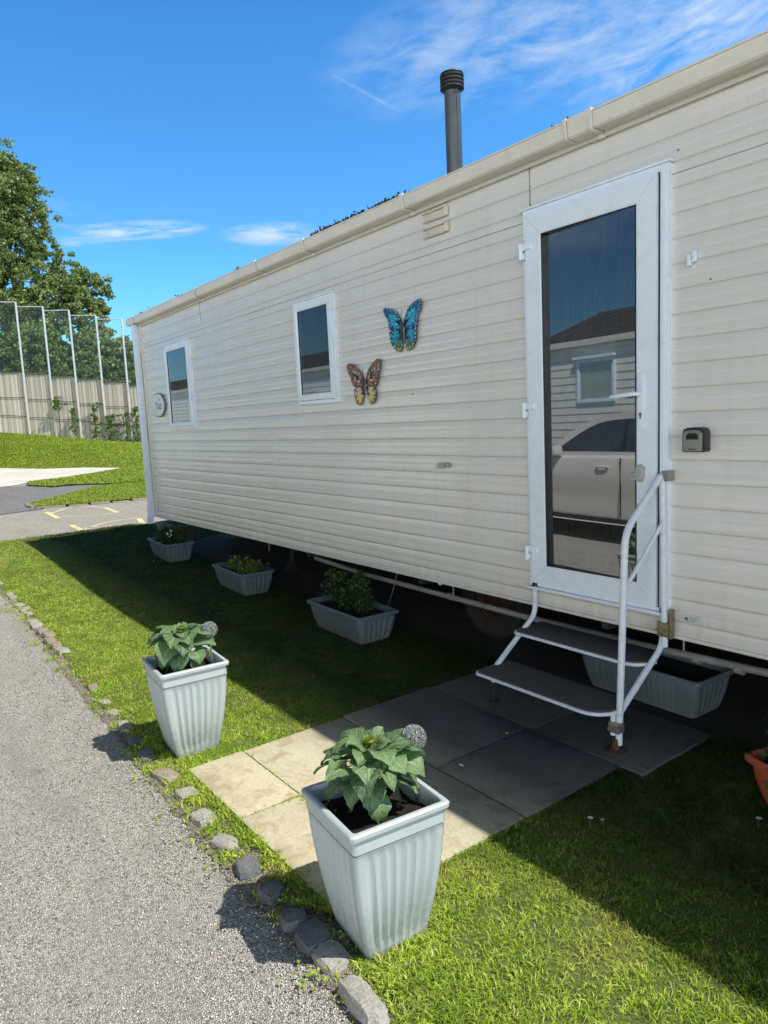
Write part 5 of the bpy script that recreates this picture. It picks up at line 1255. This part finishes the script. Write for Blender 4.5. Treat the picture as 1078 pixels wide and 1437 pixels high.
# ------------------------------------------------------------------ trees
def tree(loc, label, blobs, trunk_h, leaves, lsize, mat, seed, group=None, name='broadleaf_tree'):
    r = empty(name, loc, 0, label, 'tree', group); rg = np.random.default_rng(seed); rr = random.Random(seed)
    tk = MB(); L = Vector(loc)
    tk.tube([tuple(L), tuple(L + Vector((.1, .2, trunk_h*.5))), tuple(L + Vector((-.1, .3, trunk_h)))], [.55, .42, .28], 10)
    tot = sum(b[3]*b[4]*b[5] for b in blobs) ; C = []
    for bx, by, bz, ax, ay, az in blobs:
        c = Vector((bx, by, bz)); s0 = L + Vector((0, .2, min(trunk_h, bz - loc[2]) * rr.uniform(.4, .9)))
        mid = s0.lerp(c, .5) + Vector((0, 0, -.3)); tk.tube([tuple(s0), tuple(mid), tuple(c)], [.20, .12, .05], 6)
        # twigs carry small clumps; each clump is a handful of leaves
        nl = int(leaves * (ax*ay*az)**.67 / sum((b[3]*b[4]*b[5])**.67 for b in blobs)); ncl = max(6, nl // 70)
        u_ = rg.normal(size=(ncl, 3)); u_ /= np.linalg.norm(u_, axis=1)[:, None]; rad = rg.uniform(.35, 1.0, ncl)**.5 * rg.uniform(.80, 1.22, ncl)
        cc = u_ * rad[:, None] * [ax, ay, az] + [bx, by, bz]
        cs = rg.uniform(.14, .42, ncl) * (ax*ay*az)**(1/3) * .30 + .10
        idx = rg.integers(0, ncl, nl); off = rg.normal(size=(nl, 3)); off /= np.linalg.norm(off, axis=1)[:, None]; off *= (rg.random(nl)**.6)[:, None] * cs[idx][:, None] * 1.6; off[:, 2] *= .65
        C.append(cc[idx] + off)
    tk.build('trunk', M['bark'], r, smooth=True)
    V, F = leafcards(np.concatenate(C), (1, (0, 0, .35)), lsize, rg, .75); fast_mesh('crown', V, F, mat, r)
    return r
# big poplar behind the net: lobes stepping down to the right
tree((-57.0, 7.0, 1.5), 'tall poplar with a rounded upper crown rising over the far fence', [
    (-57, 7.0, 19.6, 2.6, 2.9, 3.4), (-57, 9.0, 19.2, 1.9, 1.9, 2.3), (-56.5, 5.0, 17.5, 3, 3.4, 4.5), (-56, 9.6, 16.2, 1.8, 1.7, 2.0), (-55.8, 8.2, 15.0, 2.2, 2.2, 2.0),
    (-56, 11.6, 13.5, 1.9, 1.7, 1.7), (-55.5, 13.0, 12.2, 1.7, 1.6, 1.5), (-55, 11.0, 11.6, 2.2, 2.5, 1.9), (-55.5, 7.6, 11.8, 2.4, 3.2, 2.4), (-56, 4.0, 12.5, 3, 3.4, 3.2), (-54.8, 13.0, 10.2, 1.4, 1.5, 1.2), (-55.0, 9.0, 8.8, 2.2, 2.8, 2.0), (-55.5, 2.0, 9.0, 3, 3, 3.5)],
    9, 120000, .21, M['tree_leaf'], 31)
TG2 = 'trees behind the far fence'
tree((-52, 3.5, 1.0), 'dark bushy tree behind the net at the left edge of the picture', [(-52, 2.5, 6.8, 2, 2.6, 2.4), (-52, 5.0, 5.6, 1.8, 1.9, 2.2), (-51.5, 1.0, 4.5, 2, 2, 2.2), (-51, 4.5, 3.4, 1.5, 2.4, 1.8)], 4, 22000, .22, M['hedge_leaf'], 32, TG2)
tree((-52, 8.5, 1.0), 'mid green bushy tree behind the net under the tall poplar', [(-52, 8.0, 6.6, 2, 2.1, 2.2), (-51.5, 10.2, 6.4, 1.8, 1.8, 2.0), (-51, 8.8, 4.2, 1.8, 2.4, 2.0), (-51, 7, 3.4, 1.6, 1.8, 1.8)], 4, 30000, .22, M['hedge_leaf'], 33, TG2)
tree((-51, 13.0, .8), 'rounded green tree behind the net beside the caravan gutter', [(-51.2, 12.2, 7.4, 1.7, 1.6, 1.8), (-50.6, 13.6, 6.8, 1.5, 1.4, 1.6), (-50.5, 12.8, 4.8, 1.7, 1.9, 1.8), (-50, 14.4, 3.6, 1.6, 1.8, 2.0)], 4, 26000, .21, M['tree_leaf'], 34, TG2)
tree((-50.5, 1.0, 1.6), 'dense green bush behind the netting at the far left of the picture', [(-50.2, -.5, 4.6, 1.6, 2.2, 2.4), (-50.0, 2.6, 4.4, 1.5, 2.0, 2.6), (-50.3, 1.0, 7.2, 1.5, 2.2, 1.8)], 3, 30000, .20, M['hedge_leaf'], 36, TG2)
tree((-50.2, 7.0, 1.4), 'dense green bush behind the middle panels of the netting', [(-50.0, 5.8, 4.6, 1.5, 2.0, 2.6), (-49.8, 8.8, 4.4, 1.5, 2.0, 2.4), (-50.2, 7.2, 7.0, 1.5, 2.4, 1.7)], 3, 34000, .20, M['hedge_leaf'], 37, TG2)
tree((-49.4, 12.0, 1.0), 'dense green bush behind the netting panel nearest the caravan', [(-49.2, 11.2, 4.2, 1.4, 1.9, 2.4), (-49.0, 13.6, 3.8, 1.4, 1.8, 2.4), (-49.4, 12.2, 6.2, 1.4, 1.9, 1.5)], 3, 30000, .20, M['hedge_leaf'], 38, TG2)
tree((-50, 17.0, .8), 'low green tree mostly hidden behind the caravan corner', [(-50, 15.6, 4.6, 1.6, 1.5, 2.0), (-50, 17.6, 4.9, 2, 1.9, 2.3), (-49.5, 16, 2.6, 1.8, 2, 1.6)], 3, 14000, .22, M['hedge_leaf'], 35, TG2)

# ------------------------------------------------------------------ what the door glass mirrors: neighbours and a parked car across the road
def neighbour(name, x0, x1, yf, depth, matw, label, wins, rz=None, ze=2.80, end=0.0):
    r = empty(name, ((x0+x1)/2, yf-depth/2, 0), 0, label, 'caravan', None)
    mb = MB(); z = .5; k = 0
    while z < ze:
        h = min(.14, ze - z); mb.prism([(yf, z), (yf+.016, z+.004), (yf+.004, z+h-.002), (yf-.02, z+h-.002), (yf-.02, z)], x0, x1, 'x'); z += .14
    mb.box(x0+.01, x1-.01, yf-depth, yf-.02, .5, ze); mb.build('wall', matw, r)
    rf_ = MB(); ym = yf - depth/2; e = .12
    for s in (1, -1):
        ya = yf + e if s == 1 else yf - depth - e
        n = 12
        for k in range(n):
            t0, t1 = k/n, (k+1)/n; y0_, y1_ = ya + (ym-ya)*t0, ya + (ym-ya)*t1; z0_, z1_ = ze+.02+.72*t0, ze+.02+.72*t1
            rf_.add([(x0-.1, y0_, z0_+.02), (x1+.1, y0_, z0_+.02), (x1+.1, y1_, z1_), (x0-.1, y1_, z1_), (x0-.1, y0_, z0_-.02), (x1+.1, y0_, z0_-.02)], [(0, 1, 2, 3), (4, 5, 1, 0)])
    rf_.build('roof', M['roof'], r)
    ga = MB(); ga.prism([(yf-.02, ze), (yf-depth, ze), (ym, ze+.71)], x0+.01, x0+.05, 'x'); ga.prism([(yf-.02, ze), (yf-depth, ze), (ym, ze+.71)], x1-.05, x1-.01, 'x'); ga.build('gable', matw, r)
    fa_ = MB(); fa_.box(x0-.1, x1+.1, yf+.02, yf+.13, ze-.10, ze+.0); fa_.build('gutter', M['gutter'], r)
    sk_ = MB(); sk_.box(x0+.05, x1-.05, yf-.06, yf-.04, 0.0, .5); sk_.build('skirt', M['dark'], r)
    for (a, b, c, d, cur) in wins:
        w = MB(); frame_bars(w, a, b, c, d, .06, .06, .06, .06, yf-.01, yf+.05); w.box(a-.04, b+.04, yf+.0, yf+.12, d+.0, d+.05); wo = w.build('window', M['upvc'], r, bevel=.003, seg=1)
        p = MB(); p.add([(a+.06, yf+.026, c+.06), (b-.06, yf+.026, c+.06), (b-.06, yf+.026, d-.06), (a+.06, yf+.026, d-.06)], [(0, 1, 2, 3)])
        p.build('pane', M['clear_pane'], wo)
        cu = MB(); n = 40; V = []
        for k in range(n+1): x = a + .06 + (b-a-.12)*k/n; y = yf + .0195 + .003*math.sin(k*1.9); V += [(x, y, c+.06), (x, y, d-.06)]
        cu.add(V, [(2*k, 2*k+2, 2*k+3, 2*k+1) for k in range(n)]); cu.build('curtain', NC, wo)
    return r
NC = plain('net_curtain', (.62, .64, .60), .9, .1, 5)
neighbour('neighbour_caravan', -7.43, 2.2, -7.35, 3.7, M['clad2'], 'beige neighbouring caravan with dark roof, mirrored in the door glass', [(-6.50, -5.62, 1.68, 2.46, 1), (-2.6, -1.4, 1.5, 2.46, 1), (.2, 1.5, 1.2, 2.46, 1)])
neighbour('neighbour_caravan', -36, -13.5, -8.3, 3.7, M['clad3'], 'off-white caravan farther up the road, mirrored in the small side windows', [(-15.5, -14.6, 1.5, 2.4, 1), (-20, -18.4, 1.3, 2.4, 1), (-24, -23, 1.3, 2.4, 1), (-29.5, -28.0, 1.3, 2.4, 1)], ze=3.15)
for nm, pl_, mt in (('verge', [(9, -5.9), (9, -7.5), (-9.4, -7.5), (-9.4, -5.9)], M['lawn_far']),): sheet(nm, pl_, .012, mt, jag=.03, seed=15)
sheet('verge', [(-13, -7.05), (-13, -12.5), (-37, -12.5), (-37, -7.0)], .03, M['lawn_far'], follow=False)
# pale gate and low picket by the second neighbour, seen in the middle window's reflection
CR = empty('parked_car', (-2.2, -4.6, 0), 0, 'pale silver hatchback parked across the road, mirrored in the door glass', 'car')
def car():
    # side profile (x, z), front faces -x ; stations across y give tumblehome
    Y0, Y1 = -5.48, -3.72
    low = [(-4.22, .30), (-4.28, .50), (-4.22, .70), (-4.02, .80), (-3.35, .93), (-2.95, .985), (-.62, 1.02), (-.30, 1.00), (-.22, .80), (-.20, .50), (-.26, .30), (-.32, .26), (-4.15, .26)]
    b = MB(); n = len(low)
    secs = [(Y0, .97, .0), (Y0+.10, 1.0, 0), (Y1-.10, 1.0, 0), (Y1, .97, 0)]
    cx_, cz_ = -2.25, .62
    # body side curvature: three stations on the visible side
    st = [(Y0+.10, 1.0), (Y0+.02, .985), (Y0, .965)]
    V = []; ys = [Y0+.12, Y0+.03, Y0, Y0] ; 
    sections = [(Y0+.05, .97), (Y0, .985), (Y0+.12, 1.0), (Y1-.12, 1.0), (Y1, .985), (Y1-.05, .97)]
    # shoulder / waist profile extruded lengthwise
    prof = [(0, .24), (-.05, .27), (-.02, .34), (-.035, .45), (.0, .60), (.02, .75), (.015, .90), (-.01, .99), (-.05, 1.02)]
    xs = np.linspace(-4.28, -.20, 42); V = []; m = len(prof)
    def topz(x):
        pts = [(-4.28, .62), (-4.22, .72), (-4.0, .82), (-3.35, .95), (-2.95, 1.01), (-.6, 1.04), (-.3, 1.02), (-.20, .85)]
        for i in range(len(pts)-1):
            if pts[i][0] <= x <= pts[i+1][0]: t = (x-pts[i][0])/(pts[i+1][0]-pts[i][0]); return pts[i][1] + t*(pts[i+1][1]-pts[i][1])
        return .85
    for x in xs:
        e = min(1, (x + 4.28)/.5, (-.20 - x)/.35); pin = .16*(1-math.sqrt(max(0, 1-(1-max(0, e))**2))); tz = topz(x); ring = []
        for s in (1, -1):
            row = []
            for dy, z in prof:
                zz = z if z < .6 else .6 + (z-.6) * (tz - .6) / .42
                if z < .6 and e < 1: zz = z
                arch = 0
                for wx in (-3.50, -.95):
                    if abs(x - wx) < .36: arch = max(arch, math.sqrt(.36**2 - (x-wx)**2) + .30)
                zz = max(zz, min(arch, .66))
                y = (Y1 - .0 + dy - pin) if s == 1 else (Y0 - dy + pin); row.append((x, y, zz))
            ring += row if s == 1 else row[::-1]
        V += ring
    R_ = 2*m; F = []
    for i in range(len(xs)-1):
        for k in range(R_): F.append((i*R_+k, (i+1)*R_+k, (i+1)*R_+(k+1) % R_, i*R_+(k+1) % R_))
    F += [tuple(range(R_)), tuple((len(xs)-1)*R_ + k for k in range(R_-1, -1, -1))]
    b.add(V, F); b.build('body', M['car'], CR, smooth=True, autos=.6)
    # greenhouse
    gh = [(-3.05, 1.0), (-2.35, 1.42), (-1.95, 1.485), (-1.2, 1.49), (-.72, 1.42), (-.35, 1.03)]
    def side(yb, yt, zoff=0): return [(x, yb + (yt-yb)*(z-1.0)/.49, z) for x, z in gh]
    r1 = side(Y1-.07, Y1-.24); r2 = side(Y0+.07, Y0+.24); n = len(gh); g = MB(); g.add(r1 + r2, [(i, i+1, i+1+n, i+n) for i in range(n-1)]); 
    # roof skin thick
    g2 = MB(); 
    top = [(-2.42, 1.395), (-2.32, 1.445), (-1.95, 1.50), (-1.2, 1.505), (-.74, 1.445), (-.68, 1.40)]
    V = []
    for x, z in top: V += [(x, Y1-.07-.17*(z-1.0-.03)/.49, z-.02), (x, Y1-.30, z+.012), (x, (Y0+Y1)/2, z+.022), (x, Y0+.30, z+.012), (x, Y0+.07+.17*(z-1.03)/.49, z-.02)]
    g2.add(V, [(i*5+k, (i+1)*5+k, (i+1)*5+k+1, i*5+k+1) for i in range(len(top)-1) for k in range(4)])
    # pillars and window surround on both sides
    for (yb, yt) in ((Y1-.065, Y1-.235), (Y0+.065, Y0+.235)):
        def PT(x, z): return (x, yb + (yt-yb)*(z-1.0)/.49, z)
        def barp(p, q, w):
            a, c = Vector(PT(*p)), Vector(PT(*q)); d = (c-a).normalized(); nn = d.cross(Vector((0, 1, 0))).normalized()*w/2
            off = Vector((0, .012 if yb > -4.6 else -.012, 0))
            g2.add([tuple(a-nn+off), tuple(c-nn+off), tuple(c+nn+off), tuple(a+nn+off)], [(0, 1, 2, 3)])
        ex = smooth_path([(-3.08, 1.0), (-2.7, 1.23), (-2.36, 1.405), (-1.95, 1.462), (-1.2, 1.465), (-.76, 1.40), (-.55, 1.2), (-.36, 1.02)], 4)
        for i in range(len(ex)-1): barp(ex[i], ex[i+1], .075)
        barp((-.95, 1.02), (-1.05, 1.44), .09); barp((-3.05, 1.035), (-.4, 1.045), .05)
    g2.build('roof_and_pillars', M['car'], CR, smooth=True, autos=.5)
    for (yb, yt) in ((Y1-.066, Y1-.236), (Y0+.066, Y0+.236)):
        def PT(x, z): return (x, yb + (yt-yb)*(z-1.0)/.49, z)
        w = MB(); w.add([PT(-2.98, 1.04), PT(-1.86, 1.04), PT(-1.90, 1.44), PT(-2.3, 1.40), PT(-2.66, 1.22)], [(0, 1, 2, 3, 4)]); w.add([PT(-1.82, 1.04), PT(-.99, 1.04), PT(-1.07, 1.43), PT(-1.86, 1.445)], [(0, 1, 2, 3)]); w.build('side_window', M['car_glass'], CR)
        w = MB(); w.add([PT(-1.87, 1.03), PT(-1.81, 1.03), PT(-1.85, 1.45), PT(-1.91, 1.45)], [(0, 1, 2, 3)]); w.build('pillar', M['black'], CR)
    ws = MB(); ws.add([(-3.04, Y1-.09, 1.01), (-3.04, Y0+.09, 1.01), (-2.36, Y0+.25, 1.41), (-2.36, Y1-.25, 1.41)], [(0, 1, 2, 3)]); ws.build('windscreen', M['car_glass'], CR)
    ws = MB(); ws.add([(-.37, Y1-.09, 1.03), (-.37, Y0+.09, 1.03), (-.73, Y0+.25, 1.40), (-.73, Y1-.25, 1.40)], [(0, 1, 2, 3)]); ws.build('rear_window', M['car_glass'], CR)
    inn = MB(); inn.box(-3.0, -.5, Y0+.12, Y1-.12, .45, .98); inn.box(-2.15, -1.98, -5.25, -4.75, .9, 1.22); inn.box(-2.15, -1.98, -4.45, -3.98, .9, 1.22); inn.build('seats', M['black'], CR)
    for wx in (-3.50, -.95):
        for yy in (Y1-.12, Y0+.12):
            t = MB(); t.tube([(wx, yy-.10, .31), (wx, yy-.085, .31), (wx, yy+.085, .31), (wx, yy+.10, .31)], [.27, .31, .31, .27], 28); wo = t.build('wheel', M['tyre'], CR, smooth=True, autos=.5)
            s = 1 if yy > -4.6 else -1; h_ = MB(); h_.tube([(wx, yy+s*.09, .31), (wx, yy+s*.106, .31)], [.20, .17], 20); h_.build('rim', M['chrome'], wo, smooth=True)
    dn = MB(); yo = Y1 + .022
    for x in (-3.02, -1.80, -.98): dn.box(x, x+.008, yo-.012, yo+.002, .33, 1.0)
    dn.build('door_gap', M['black'], CR)
    for x in (-2.03, -1.15):
        h_ = MB(); h_.tube([(x-.10, yo+.005, .893), (x-.06, yo+.022, .895), (x+.04, yo+.022, .90), (x+.08, yo+.005, .90)], .014, 8); h_.build('door_handle', M['car'], CR, smooth=True)
    m_ = MB(); m_.box(-2.86, -2.70, Y1-.02, Y1+.13, 1.03, 1.14); m_.build('wing_mirror', M['car'], CR, bevel=.03)
    hl_ = MB(); hl_.box(-4.27, -4.05, Y1-.35, Y1-.06, .60, .74); hl_.build('headlight', M['chrome'], CR, bevel=.03)
    hl_ = MB(); hl_.box(-4.27, -4.05, Y0+.06, Y0+.35, .60, .74); hl_.build('headlight', M['chrome'], CR, bevel=.03)
    si = MB(); si.box(-3.1, -1.3, Y1-.045, Y1-.015, .225, .30); si.build('sill', M['black'], CR, bevel=.01)
    ub = MB(); ub.box(-4.0, -.5, Y0+.2, Y1-.15, .18, .30); ub.build('underbody', M['dark'], CR)
car()
CR.location.x -= .70

# ------------------------------------------------------------------ world, sun, camera
def dirv(az, el): return Vector((math.sin(az)*math.cos(el), math.cos(az)*math.cos(el), math.sin(el)))
SUN = Vector((.60, .405, 1.0)).normalized(); EL = math.asin(SUN.z); AZ = math.atan2(SUN.x, SUN.y)
w = bpy.data.worlds.new('World'); scene.world = w; w.use_nodes = True; nt = w.node_tree; N = nt.nodes; Lk = nt.links; N.clear()
def wn(t, **k):
    n = N.new(t)
    for a, b in k.items(): setattr(n, a, b)
    return n
out = wn('ShaderNodeOutputWorld'); bg = wn('ShaderNodeBackground'); Lk.new(bg.outputs[0], out.inputs[0])
sky = wn('ShaderNodeTexSky', sky_type='NISHITA', sun_disc=False, sun_elevation=EL, sun_rotation=AZ, altitude=0, air_density=1.0, dust_density=.4, ozone_density=3.0)
def wm(op, a, b=0.0, clamp=False):
    n = wn('ShaderNodeMath', operation=op, use_clamp=clamp)
    for s, v in ((n.inputs[0], a), (n.inputs[1], b)):
        if isinstance(v, (int, float)): s.default_value = v
        else: Lk.new(v, s)
    return n.outputs[0]
hs = wn('ShaderNodeHueSaturation'); hs.inputs['Saturation'].default_value = 1.22; hs.inputs['Value'].default_value = 1.0; Lk.new(sky.outputs[0], hs.inputs['Color'])
gm = wn('ShaderNodeMix', data_type='RGBA', blend_type='MULTIPLY'); gm.inputs[0].default_value = 1.0; Lk.new(hs.outputs[0], gm.inputs[6]); gm.inputs[7].default_value = (.80, 1.34, 1.55, 1)
sepw = wn('ShaderNodeSeparateXYZ')
zr = wn('ShaderNodeMapRange', interpolation_type='SMOOTHSTEP'); zr.inputs[1].default_value = .44; zr.inputs[2].default_value = .66; zr.inputs[3].default_value = 1.0; zr.inputs[4].default_value = .12
yr = wn('ShaderNodeMapRange', interpolation_type='SMOOTHSTEP'); yr.inputs[1].default_value = -.55; yr.inputs[2].default_value = .05; yr.inputs[3].default_value = .26; yr.inputs[4].default_value = 1.0
zy = wn('ShaderNodeMath', operation='MULTIPLY'); Lk.new(zr.outputs[0], zy.inputs[0]); Lk.new(yr.outputs[0], zy.inputs[1])
gz_ = wn('ShaderNodeVectorMath', operation='SCALE'); Lk.new(gm.outputs[2], gz_.inputs[0]); Lk.new(zy.outputs[0], gz_.inputs['Scale'])
tc = wn('ShaderNodeTexCoord'); vec = tc.outputs['Generated']; Lk.new(vec, sepw.inputs[0]); Lk.new(sepw.outputs['Z'], zr.inputs[0]); Lk.new(sepw.outputs['Y'], yr.inputs[0])
def cloud(c, r, stretch, rot, scale, lo, hi, gain):
    """wisp: soft cap around direction c, times stretched noise"""
    c = Vector(c).normalized(); dp_ = wn('ShaderNodeVectorMath', operation='DOT_PRODUCT'); Lk.new(vec, dp_.inputs[0]); dp_.inputs[1].default_value = c
    # elongated along the horizontal: scale z distance
    sub = wn('ShaderNodeVectorMath', operation='SUBTRACT'); Lk.new(vec, sub.inputs[0]); sub.inputs[1].default_value = c
    mp = wn('ShaderNodeMapping', vector_type='POINT'); Lk.new(sub.outputs[0], mp.inputs['Vector']); side_ = Vector((c.y, -c.x, 0)).normalized()
    al = wn('ShaderNodeVectorMath', operation='DOT_PRODUCT'); Lk.new(sub.outputs[0], al.inputs[0]); al.inputs[1].default_value = side_*math.cos(rot) + Vector((0, 0, math.sin(rot)))
    ac = wn('ShaderNodeVectorMath', operation='DOT_PRODUCT'); Lk.new(sub.outputs[0], ac.inputs[0]); ac.inputs[1].default_value = -side_*math.sin(rot) + Vector((0, 0, math.cos(rot)))
    a = wm('DIVIDE', al.outputs['Value'], r); b = wm('DIVIDE', ac.outputs['Value'], r / stretch)
    d2 = wm('ADD', wm('MULTIPLY', a, a), wm('MULTIPLY', b, b)); mask = wm('MULTIPLY', wm('SUBTRACT', 1.0, d2, True), wm('GREATER_THAN', dp_.outputs['Value'], .25))
    cmb = wn('ShaderNodeCombineXYZ'); Lk.new(wm('MULTIPLY', al.outputs['Value'], scale), cmb.inputs[0]); Lk.new(wm('MULTIPLY', ac.outputs['Value'], scale*stretch*.9), cmb.inputs[1]); cmb.inputs[2].default_value = c.x*10
    no = wn('ShaderNodeTexNoise'); no.inputs['Scale'].default_value = 1.0; no.inputs['Detail'].default_value = 8; no.inputs['Roughness'].default_value = .62; no.inputs['Distortion'].default_value = .35; Lk.new(cmb.outputs[0], no.inputs['Vector'])
    rp = wn('ShaderNodeMapRange'); rp.inputs[1].default_value = lo; rp.inputs[2].default_value = hi; Lk.new(no.outputs['Fac'], rp.inputs[0])
    return wm('MULTIPLY', wm('MULTIPLY', mask, rp.outputs[0]), gain)
tot = None
for args in (((-.60, .68, .430), .26, 3.6, .10, 13, .40, .85, .60), ((-.45, .79, .40), .20, 4.2, .20, 15, .38, .80, .80), ((-.50, .74, .455), .20, 3.0, .05, 16, .40, .85, .5), ((-.68, .59, .435), .12, 2.2, .3, 10, .38, .8, .35), ((-.738, .55, .392), .050, 22, -.45, 14, .25, .8, .30),
             ((-.914, .323, .248), .085, 7, .06, 22, .34, .62, .75), ((-.935, .27, .236), .05, 5, .10, 24, .34, .62, .5), ((-.848, .472, .245), .075, 5, .02, 22, .34, .62, .7), ((-.965, .2, .26), .1, 4, .0, 14, .45, .7, .35),
             ((.2, -.7, .45), .6, 3.0, .15, 6, .42, .72, .6), ((-.8, -.5, .35), .5, 3, .1, 6, .42, .7, .6)):
    c = cloud(*args); tot = c if tot is None else wm('ADD', tot, c, True)
mx = wn('ShaderNodeMix', data_type='RGBA'); Lk.new(tot, mx.inputs[0]); Lk.new(gz_.outputs[0], mx.inputs[6]); mx.inputs[7].default_value = (5.6, 6.2, 6.6, 1)
bank = None  # very bright cloud patches added out of view to fill the shaded wall
for args in (((.40, -.90, .10), .85, 3.8, .0, 3, .25, .50, 1.0), ((.85, -.50, .09), .6, 3.0, .05, 4, .25, .5, 1.0), ((.15, -.97, .08), .5, 2.8, .0, 4, .25, .5, 1.0)):
    c = cloud(*args); bank = c if bank is None else wm('ADD', bank, c, True)
mb_ = wn('ShaderNodeMix', data_type='RGBA'); Lk.new(bank, mb_.inputs[0]); Lk.new(mx.outputs[2], mb_.inputs[6]); mb_.inputs[7].default_value = (30.0, 32.0, 34.0, 1)
Lk.new(mb_.outputs[2], bg.inputs['Color']); bg.inputs['Strength'].default_value = .15

sd_ = bpy.data.lights.new('sun', 'SUN'); sd_.energy = 5.0; sd_.angle = math.radians(.53); sd_.color = (1.0, .955, .88)
so_ = bpy.data.objects.new('sun', sd_); COL.objects.link(so_); so_.rotation_euler = SUN.to_track_quat('Z', 'Y').to_euler(); so_.location = (3, 3, 12)

cd = bpy.data.cameras.new('camera'); cam = bpy.data.objects.new('camera', cd); COL.objects.link(cam); scene.camera = cam
yaw, pitch, roll = -.9339, -.1289, -.0475
f = Vector((math.sin(yaw)*math.cos(pitch), math.cos(yaw)*math.cos(pitch), math.sin(pitch))); r0 = Vector((math.cos(yaw), -math.sin(yaw), 0)); u0 = r0.cross(f)
rr_ = r0*math.cos(roll) + u0*math.sin(roll); uu = -r0*math.sin(roll) + u0*math.cos(roll)
cam.matrix_world = Matrix(((rr_.x, uu.x, -f.x, 2.6177), (rr_.y, uu.y, -f.y, -2.9804), (rr_.z, uu.z, -f.z, 1.5502), (0, 0, 0, 1)))
cd.sensor_fit = 'VERTICAL'; cd.sensor_height = 24.0; cd.lens = 24.0*1000.0/1437.0; cd.clip_start = .05; cd.clip_end = 1500
scene.view_settings.view_transform = 'Standard'; scene.view_settings.look = 'None'; scene.view_settings.exposure = 0; scene.view_settings.gamma = 1
